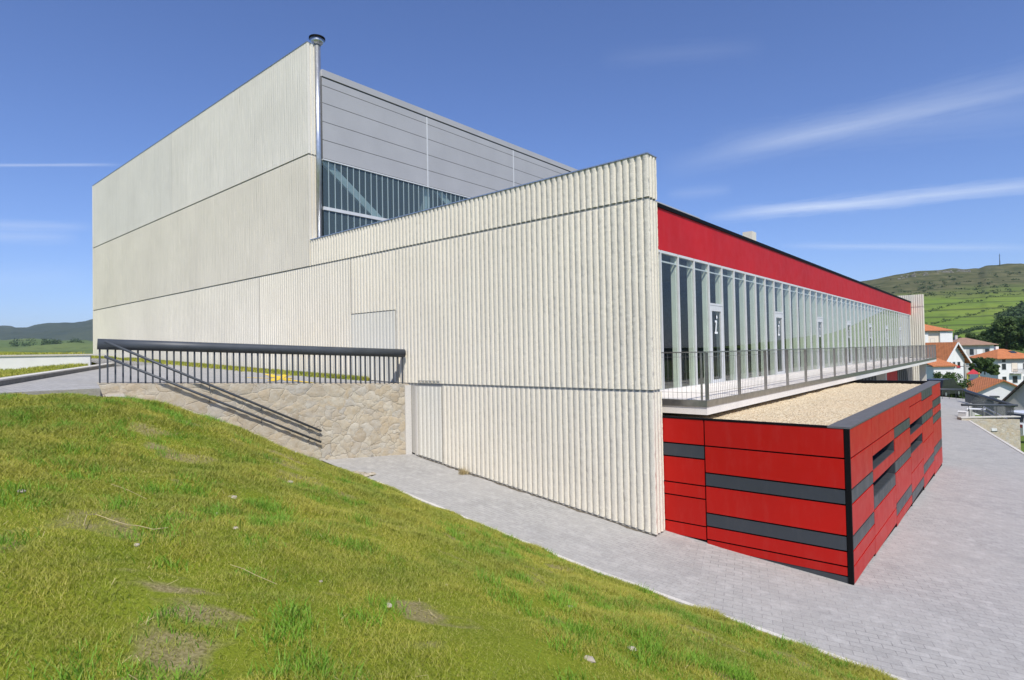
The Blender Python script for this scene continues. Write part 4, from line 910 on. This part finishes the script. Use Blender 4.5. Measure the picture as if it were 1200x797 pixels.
# ------------------------------------------------------------------ village houses
def house(name, label, px0, px1, base_y, eave_y, d, depth, roof, wall_mat, roof_mat, wins, ridge_h=None, rot=0, over=.5, ridge_axis='x', extra=None):
    """front face spans picture columns px0..px1 at distance d, turned by rot about its left edge"""
    A = W(px0, eave_y, d); Bp = W(px1, eave_y, d); base_z = W(px0, base_y, d).z
    wid = math.hypot(Bp.x - A.x, Bp.y - A.y); H = A.z - base_z; ang = math.atan2(Bp.y - A.y, Bp.x - A.x) + R_(rot)
    ux = Vector((math.cos(ang), math.sin(ang), 0)); uy = Vector((-math.sin(ang), math.cos(ang), 0))
    h = thing(name, label, 'house', (A.x, A.y, base_z - 1.5)); O = Vector((A.x, A.y, base_z))
    L = lambda x, y, z: tuple(O + ux * x + uy * y + Vector((0, 0, z)))
    def lb(mb, x0, x1, y0, y1, z0, z1):
        return mb.add([L(x0, y0, z0), L(x1, y0, z0), L(x1, y1, z0), L(x0, y1, z0), L(x0, y0, z1), L(x1, y0, z1), L(x1, y1, z1), L(x0, y1, z1)], [(3, 2, 1, 0), (4, 5, 6, 7), (0, 1, 5, 4), (1, 2, 6, 5), (2, 3, 7, 6), (3, 0, 4, 7)])
    mb = MB(); lb(mb, 0, wid, 0, depth, -1.5, H)
    rh = ridge_h or wid * .2; o = over
    if roof == 'gable_y':                                   # gable end faces us
        mb.add([L(0, 0, H), L(wid, 0, H), L(wid / 2, 0, H + rh), L(0, depth, H), L(wid, depth, H), L(wid / 2, depth, H + rh)], [(0, 1, 2), (5, 4, 3)])
    if roof == 'gable_x':
        mb.add([L(0, 0, H), L(0, depth, H), L(0, depth / 2, H + rh), L(wid, 0, H), L(wid, depth, H), L(wid, depth / 2, H + rh)], [(2, 1, 0), (3, 4, 5)])
    wl_ = mb.build('wall', wall_mat, h)
    mb = MB(); t = .18; zz = H - o * .35
    def slab(a, b, c, e):                                   # thick sloping quad (local coords)
        up_ = Vector((0, 0, t)); lo = [Vector(L(*p)) for p in (a, b, c, e)]; hi = [p + up_ for p in lo]
        mb.add(lo + hi, [(3, 2, 1, 0), (4, 5, 6, 7), (0, 1, 5, 4), (1, 2, 6, 5), (2, 3, 7, 6), (3, 0, 4, 7)])
    if roof == 'hip':
        hx = min(wid, depth) / 2; z1 = H + rh
        if wid >= depth: r0, r1 = (hx, depth / 2, z1), (wid - hx, depth / 2, z1)
        else: r0, r1 = (wid / 2, hx, z1), (wid / 2, depth - hx, z1)
        c = [(-o, -o, zz), (wid + o, -o, zz), (wid + o, depth + o, zz), (-o, depth + o, zz)]
        P = [L(*p) for p in c] + [L(p[0], p[1], p[2] + t) for p in c] + [L(r0[0], r0[1], r0[2] + t), L(r1[0], r1[1], r1[2] + t)]
        if wid >= depth: fs = [(4, 5, 9, 8), (5, 6, 9), (6, 7, 8, 9), (7, 4, 8)]
        else: fs = [(4, 5, 8), (5, 6, 9, 8), (6, 7, 9), (7, 4, 8, 9)]
        mb.add(P, fs + [(3, 2, 1, 0), (0, 1, 5, 4), (1, 2, 6, 5), (2, 3, 7, 6), (3, 0, 4, 7)])
    elif roof == 'gable_y':
        sl = rh / (wid / 2)
        slab((-o, -o, H - o * sl), (wid / 2, -o, H + rh), (wid / 2, depth + o, H + rh), (-o, depth + o, H - o * sl))
        slab((wid / 2, -o, H + rh), (wid + o, -o, H - o * sl), (wid + o, depth + o, H - o * sl), (wid / 2, depth + o, H + rh))
    elif roof == 'gable_x':
        sl = rh / (depth / 2)
        slab((-o, -o, H - o * sl), (wid + o, -o, H - o * sl), (wid + o, depth / 2, H + rh), (-o, depth / 2, H + rh))
        slab((-o, depth / 2, H + rh), (wid + o, depth / 2, H + rh), (wid + o, depth + o, H - o * sl), (-o, depth + o, H - o * sl))
    elif roof == 'mono':
        slab((-o, -o, H + .02), (wid + o, -o, H + .02), (wid + o, depth + o, H + rh), (-o, depth + o, H + rh))
    rf_ = mb.build('roof', roof_mat, h)
    for (x, z, w, hh, mt) in wins:                          # x, z in metres from the left front base corner
        f = lb(MB(), x - w / 2 - .1, x + w / 2 + .1, -.05, -.002, z - .1, z + hh + .1).build('window', 'white_frame' if mt == 'pane' else 'plaster_grey', h)
        lb(MB(), x - w / 2, x + w / 2, -.07, -.052, z, z + hh).build('pane', mt, f)
    if extra: extra(h, rf_, lb, wid, H, depth, rh, L)
    return h
def x_h4(h, rf_, lb, w, H, dp, rh, L):
    lb(MB(), w * .4, w * .48, dp * .55, dp * .55 + .6, H + rh * .5, H + rh + .8).build('chimney', 'plaster', rf_)
    lb(MB(), w * .30, w * .62, -1.1, -.01, H * .42, H * .42 + .18).build('balcony', 'plaster_grey', h)
    b = MB()
    for k in range(12): lb(b, w * .30 + k * w * .029, w * .30 + k * w * .029 + .05, -1.08, -1.04, H * .42 + .18, H * .42 + 1.1)
    lb(b, w * .30, w * .62, -1.1, -1.03, H * .42 + 1.1, H * .42 + 1.16); b.build('balcony_rail', 'steel_dark', h)
    s = MB(); s.add([L(w * .55, 1.6, H + .2 + rh * .46), L(w * .70, 1.6, H + .2 + rh * .46), L(w * .70, 2.6, H + .27 + rh * .68), L(w * .55, 2.6, H + .27 + rh * .68)], [(0, 1, 2, 3)]); s.build('skylight', 'pane', rf_)
    lb(MB(), -.02, w + .02, -.06, -.01, H * .80, H - .05).build('frieze', 'plaster_grey', h)
house('village_house', 'white house with orange hip roof, skylight and balcony at right edge', 1169, 1216, 452, 419.5, 140, 8, 'hip', 'plaster', 'tile', [(1.5, 3.8, 1.0, 1.4, 'pane'), (1.5, .6, 1.0, 1.5, 'pane'), (4.2, 3.3, 1.4, 2.0, 'plaster_cream'), (6.9, 3.8, 1.0, 1.4, 'pane'), (4.2, .6, 1.2, 1.6, 'pane'), (6.9, .6, 1.0, 1.5, 'pane'), (1.5, 5.6, .9, .7, 'pane')], 1.9, 4, .8, extra=x_h4)
def x_h3(h, rf_, lb, w, H, dp, rh, L):
    lb(MB(), w * .3, w * .36, dp * .5, dp * .5 + .7, H + rh * .5, H + rh + 1.0).build('chimney', 'plaster_grey', rf_)
    lb(MB(), w * .32, w * .86, -1.2, -.01, H * .36, H * .36 + .2).build('balcony', 'plaster_grey', h)
    b = MB()
    for k in range(16): lb(b, w * .32 + k * w * .035, w * .32 + k * w * .035 + .05, -1.18, -1.14, H * .36 + .2, H * .36 + 1.1)
    lb(b, w * .32, w * .86, -1.2, -1.12, H * .36 + 1.1, H * .36 + 1.17); b.build('balcony_rail', 'plaster', h)
    lb(MB(), w * .90, w + .01, -.12, -.01, 0, H - .1).build('white_corner', 'plaster', h)
house('village_house', 'wide grey house with brown tiled hip roof and long balcony', 1117, 1160, 432, 404, 185, 10, 'hip', 'plaster_grey', 'tile_brown', [(3, 4.4, 1.2, 1.5, 'plaster'), (5.2, 4.2, 1.2, 1.9, 'pane'), (7.5, 4.4, 1.6, 1.5, 'plaster'), (9.6, 4.2, 1.2, 1.9, 'pane'), (5, .8, 1.2, 1.6, 'pane'), (8, .8, 1.2, 1.6, 'pane')], 2.0, -8, .9, extra=x_h3)
def x_h1(h, rf_, lb, w, H, dp, rh, L):
    lb(MB(), -.9 , w + .9, -.96, -.91, H - .42, H - .3).build('gutter', 'steel_dark', rf_)
    lb(MB(), w * .70, w + .9, -.5, -.01, 0, H - .5).build('white_bay', 'plaster', h)
    lb(MB(), 0, w * .34, -.3, -.01, 0, H - .6).build('white_bay', 'plaster', h)
house('village_house', 'cream house with orange hip roof just right of the concrete end wall', 1074, 1113, 412, 387, 165, 9, 'hip', 'plaster_cream', 'tile', [(4.6, 2.2, 1.2, 1.3, 'plaster_cream')], 1.9, 4, .9, extra=x_h1)
def x_h2(h, rf_, lb, w, H, dp, rh, L):
    mb = MB()
    for sx in (-1, 1):
        x0 = w / 2; x1 = w / 2 + sx * (w / 2 + .75); mb.bar(L(x0, -.78, H + rh + .05), L(x1, -.78, H - .75 * rh / (w / 2) + .05), .08, .28)
    mb.build('bargeboard', 'plaster', h)
    mb = MB()
    for k in range(6): t = (k + .5) / 6; mb.bar(L(w / 2 + t * w / 2, -.75, H + rh * (1 - t) - .12), L(w / 2 + t * w / 2, -.02, H + rh * (1 - t) - .12), .12, .14)
    mb.build('rafter', 'bark', h)
    lb(MB(), w * .55, w * .74, -.16, -.08, H * .60, H * .60 + .35).build('flower_box', 'red_paint', h)
house('village_house', 'white gabled house with orange roof and red flowers at a window', 1108, 1135, 448, 420, 112, 8, 'gable_y', 'plaster', 'tile', [(.9, 2.7, .5, 1.1, 'pane'), (1.9, 2.7, .5, 1.1, 'pane'), (3.0, 2.7, .6, 1.1, 'pane')], 2.9, 12, .8, extra=x_h2)
house('outbuilding', 'low white outbuilding with reddish lean-to roof left of the gabled house', 1094, 1118, 446, 430, 100, 4, 'mono', 'plaster', 'tile', [], 1.2, 0, .4)
def x_h5(h, rf_, lb, w, H, dp, rh, L):
    c = MB(); lb(c, w * .30, w * .36, -.9, -.3, H - 2.4, H - .5); v = c.build('vent', 'plaster', h)
    lb(MB(), w * .26, w * .40, -1.05, -.15, H - .5, H - .28).build('vent_cap', 'steel_dark', v)
    lb(MB(), w * .70, w * .82, -.06, -.003, H - 1.3, H + .1).build('brown_shutter', 'brick', h)
house('village_house', 'low white house with large orange roof behind the tube rail', 1141, 1196, 486, 461, 82, 9, 'gable_y', 'plaster', 'tile', [], 1.75, -24, .5, extra=x_h5)
house('village_house', 'grey gabled house with dark slate roof cut by the right picture edge', 1178, 1240, 500, 470, 58, 4, 'gable_y', 'plaster_grey', 'tile_dark', [(1.6, .5, 1.4, 1.2, 'pane')], 2.9, -64, .5)
p = W(1131.5, 456, 74); pole = thing('utility_pole', 'tall pale concrete utility pole in front of the gabled house', 'pole', (p.x, p.y, p.z - 2))
MB().tube([(p.x, p.y, p.z - 2), (p.x, p.y, W(1131, 426, 74).z)], .17, 10, .12).build('shaft', 'wood_pole', pole)
zt_ = W(1131, 427, 74).z; MB().bar((p.x - .5, p.y - .35, zt_ - .25), (p.x + .5, p.y + .35, zt_ - .25), .08, .08).build('crossarm', 'steel_dark', pole)
# playground
p = W(1141, 450, 118); pg = thing('playground_set', 'small colourful playground set on the slope between the houses', 'playground', tuple(p))
mb = MB()
for dx in (-.9, .9):
    for dy in (-.7, .7): mb.tube([(p.x + dx, p.y + dy, p.z - 1), (p.x + dx, p.y + dy, p.z + 2.3)], .09, 6)
mb.build('post', 'ylw_plastic', pg); mb = MB(); mb.add([(p.x - 1.1, p.y - .9, p.z + 2.0), (p.x + 1.1, p.y - .9, p.z + 2.0), (p.x + 1.1, p.y + .9, p.z + 2.0), (p.x - 1.1, p.y + .9, p.z + 2.0), (p.x, p.y, p.z + 3.0)], [(0, 1, 4), (1, 2, 4), (2, 3, 4), (3, 0, 4), (3, 2, 1, 0)]); mb.build('roof', 'red_paint', pg)
MB().box((p.x - .9, p.y - .7, p.z + .8), (p.x + .9, p.y + .7, p.z + .95)).build('platform', 'purple', pg)
MB().bar((p.x - .9, p.y, p.z + .95), (p.x - 2.6, p.y - 1.2, p.z - .2), .7, .12).build('slide', 'purple', pg)

# ------------------------------------------------------------------ right edge of the plaza
rs_ = thing('stone_parapet', 'pale stone parapet wall beyond the plaza edge at right', 'wall', (4.2, 38.6, -7))
A = W(1127, 490.2, 38); B = W(1195, 491.5, 38); dv = (B - A); dv.z = 0; dv.normalize(); nv = Vector((-dv.y, dv.x, 0))
q = [A, B, B + nv * .4, A + nv * .4]; MB().prism([(v.x, v.y) for v in q], -9.3, [A.z, B.z, B.z, A.z]).build('wall_body', 'stone', rs_)
q = [A - nv * .03 - dv * .05, B - nv * .03 + dv * .05, B + nv * .44, A + nv * .44]; MB().prism([(v.x, v.y) for v in q], [A.z + .003] * 4, [A.z + .06] * 4).build('coping', 'conc_smooth', rs_)
c = A + dv * ((B - A).length * .55) - nv * .004; c.z = W(1164, 503.5, 38).z
wlm = thing('wall_lamp', 'small white recessed lamp on the stone parapet', 'lamp', tuple(c)); MB().bar(c - dv * .17, c + dv * .17, .05, .17).build('cover', 'lamp_glass', wlm); MB().bar(c - dv * .2 + Vector((0, 0, -.1)), c + dv * .2 + Vector((0, 0, -.1)), .06, .03).build('rim', 'steel_dark', wlm)
def tube_fence(label, A, B, base_h, r, n):
    f = thing('tube_railing', label, 'railing', ((A.x + B.x) / 2, (A.y + B.y) / 2, min(A.z, B.z) - base_h))
    MB().tube([A, (A + B) / 2, B], r, 14).build('top_tube', 'steel_dark', f, True)
    for k in range(n):
        p = A + (B - A) * ((k + .5) / n); MB().bar((p.x, p.y, p.z - base_h), (p.x, p.y, p.z), .022, .035, (1, 0, 0)).build('baluster', 'steel_dark', f)
    return f
tube_fence('tube topped railing standing on the stone parapet at right', W(1127, 474.5, 38.3), W(1192, 475.2, 38.3), .85, .078, 4)
tube_fence('far tube railing at the end of the plaza behind the red annex', W(1092, 456.2, 58), W(1132, 456.6, 58), .95, .085, 5)
tube_fence('sloping dark railing with dense balusters descending beyond the parapet', W(1130.5, 457.5, 56), W(1188, 475.5, 44), 1.75, .12, 80)
h = thing('stair_handrail', 'pale double handrail sloping down behind the stone parapet', 'handrail', tuple(W(1165, 486, 42)))
for dy in (0, 4.5): MB().tube([W(1150, 475.5 + dy, 43), W(1184, 493 + dy, 41)], .05, 8).build('rail', 'galv', h)
for k in range(3): p = W(1153 + 12 * k, 477.5 + 6 * k, 42.7 - .6 * k); MB().tube([p, p - Vector((0, 0, 1.2))], .025, 6).build('post', 'galv', h)
c = W(1127.5, 489, 40.5); pl = thing('planter', 'small pale square planter box by the corner of the parapet', 'planter', (c.x, c.y, float(pav(c.x, c.y))))
mb = MB(); zb = float(pav(c.x, c.y)); mb.box((c.x - .2, c.y - .2, zb), (c.x + .2, c.y + .2, zb + .32)); mb.build('box', 'plaster_grey', pl); MB().box((c.x - .23, c.y - .23, zb + .322), (c.x + .23, c.y + .23, zb + .38)).build('rim', 'plaster', pl)
c = W(1144, 479, 45); tb = thing('outdoor_table', 'white topped outdoor table with dark legs below the parapet railing', 'table', (c.x, c.y, c.z - .75))
MB().box((c.x - .55, c.y - .4, c.z - .04), (c.x + .55, c.y + .4, c.z)).build('tabletop', 'skin_white', tb)
for dx in (-.45, .45):
    for dy in (-.32, .32): MB().tube([(c.x + dx, c.y + dy, c.z - .04), (c.x + dx * 1.1, c.y + dy * 1.1, c.z - 1.4)], .035, 6).build('leg', 'steel_dark', tb)
def vehicle(name, label, cat, c, ang, paint, L_, W_, H_):
    v = thing(name, label, cat, tuple(c)); ca, sa = math.cos(ang), math.sin(ang)
    T = lambda x, y, z: (c.x + ca * x - sa * y, c.y + sa * x + ca * y, c.z + z)
    prof = [(-L_ / 2, .28), (-L_ / 2, H_ * .55), (-L_ / 2 + .12, H_ * .60), (-L_ / 2 + .35, H_ * .97), (-L_ / 2 + .8, H_), (L_ * .12, H_ * .99), (L_ * .27, H_ * .62), (L_ * .46, H_ * .52), (L_ / 2, H_ * .40), (L_ / 2, .25)]
    def ext(pr, w): 
        n = len(pr); vs = [T(x, -w, z) for x, z in pr] + [T(x, w, z) for x, z in pr]; return vs, [tuple(range(n)), tuple(range(2 * n - 1, n - 1, -1))] + [(i, n + i, n + (i + 1) % n, (i + 1) % n) for i in range(n)]
    MB().add(*ext(prof, W_ / 2)).build('body', paint, v)
    for s_ in (-1, 1):
        for a, b in ((-L_ / 2 + .45, -.35), (-.25, L_ * .13)):
            y = s_ * (W_ / 2 + .004); e = .25 if b > 0 else 0
            q = [T(a, y, H_ * .63), T(b + e, y, H_ * .63), T(b, y, H_ * .92), T(a + .12, y, H_ * .92)]
            MB().add(q, [(0, 1, 2, 3) if s_ < 0 else (3, 2, 1, 0)]).build('side_window', 'pane', v)
    MB().add([T(-L_ / 2 - .0 + .13, -W_ * .42, H_ * .64), T(-L_ / 2 + .13, W_ * .42, H_ * .64), T(-L_ / 2 + .31, W_ * .40, H_ * .92), T(-L_ / 2 + .31, -W_ * .40, H_ * .92)], [(3, 2, 1, 0)]).build('rear_window', 'pane', v)
    MB().add([T(L_ * .14, -W_ * .42, H_ * .96), T(L_ * .14, W_ * .42, H_ * .96), T(L_ * .275, W_ * .44, H_ * .64), T(L_ * .275, -W_ * .44, H_ * .64)], [(3, 2, 1, 0)]).build('windscreen', 'pane', v)
    for x in (-L_ * .31, L_ * .31):
        for s_ in (-1, 1):
            w = MB().tube([T(x, s_ * (W_ / 2 - .17), .31), T(x, s_ * (W_ / 2 + .015), .31)], .31, 18).build('wheel', 'tyre', v); MB().tube([T(x, s_ * (W_ / 2 + .01), .31), T(x, s_ * (W_ / 2 + .025), .31)], .18, 14).build('rim', 'galv', w)
    for s_ in (-1, 1):
        MB().add([T(-L_ / 2 - .01, s_ * W_ * .46, H_ * .42), T(-L_ / 2 - .01, s_ * W_ * .36, H_ * .42), T(-L_ / 2 - .01, s_ * W_ * .36, H_ * .54), T(-L_ / 2 - .01, s_ * W_ * .46, H_ * .54)], [(0, 1, 2, 3)]).build('tail_light', 'red_paint', v)
    return v
c = W(1105, 467, 63); vehicle('parked_car', 'dark parked car half hidden behind the far corner of the red annex', 'car', Vector((c.x, c.y, float(pav(c.x, c.y)) + .0)), R_(70), 'car_dark', 4.3, 1.8, 1.85)
c = W(1222, 512, 45); vehicle('parked_van', 'white parked van cut by the right picture edge', 'van', Vector((c.x, c.y, -7.25)), R_(41), 'car_white', 4.6, 1.85, 1.95)

# ------------------------------------------------------------------ haze
HAZE = 6.5e-5
hz = MB().box((-8500, -8500, -13), (8500, 8500, 420)).build('haze', 'black'); tag(hz, 'thin blue summer haze over the valley', 'haze', kind='stuff')
mm = bpy.data.materials.new('haze air'); mm.use_nodes = True; nt = mm.node_tree
for n in list(nt.nodes):
    if n.type == 'BSDF_PRINCIPLED': nt.nodes.remove(n)
pv = nt.nodes.new('ShaderNodeVolumePrincipled'); pv.inputs['Color'].default_value = (.78, .88, 1, 1); pv.inputs['Density'].default_value = HAZE; pv.inputs['Anisotropy'].default_value = .2
nt.links.new(pv.outputs[0], nt.nodes['Material Output'].inputs['Volume']); hz.data.materials.clear(); hz.data.materials.append(mm)
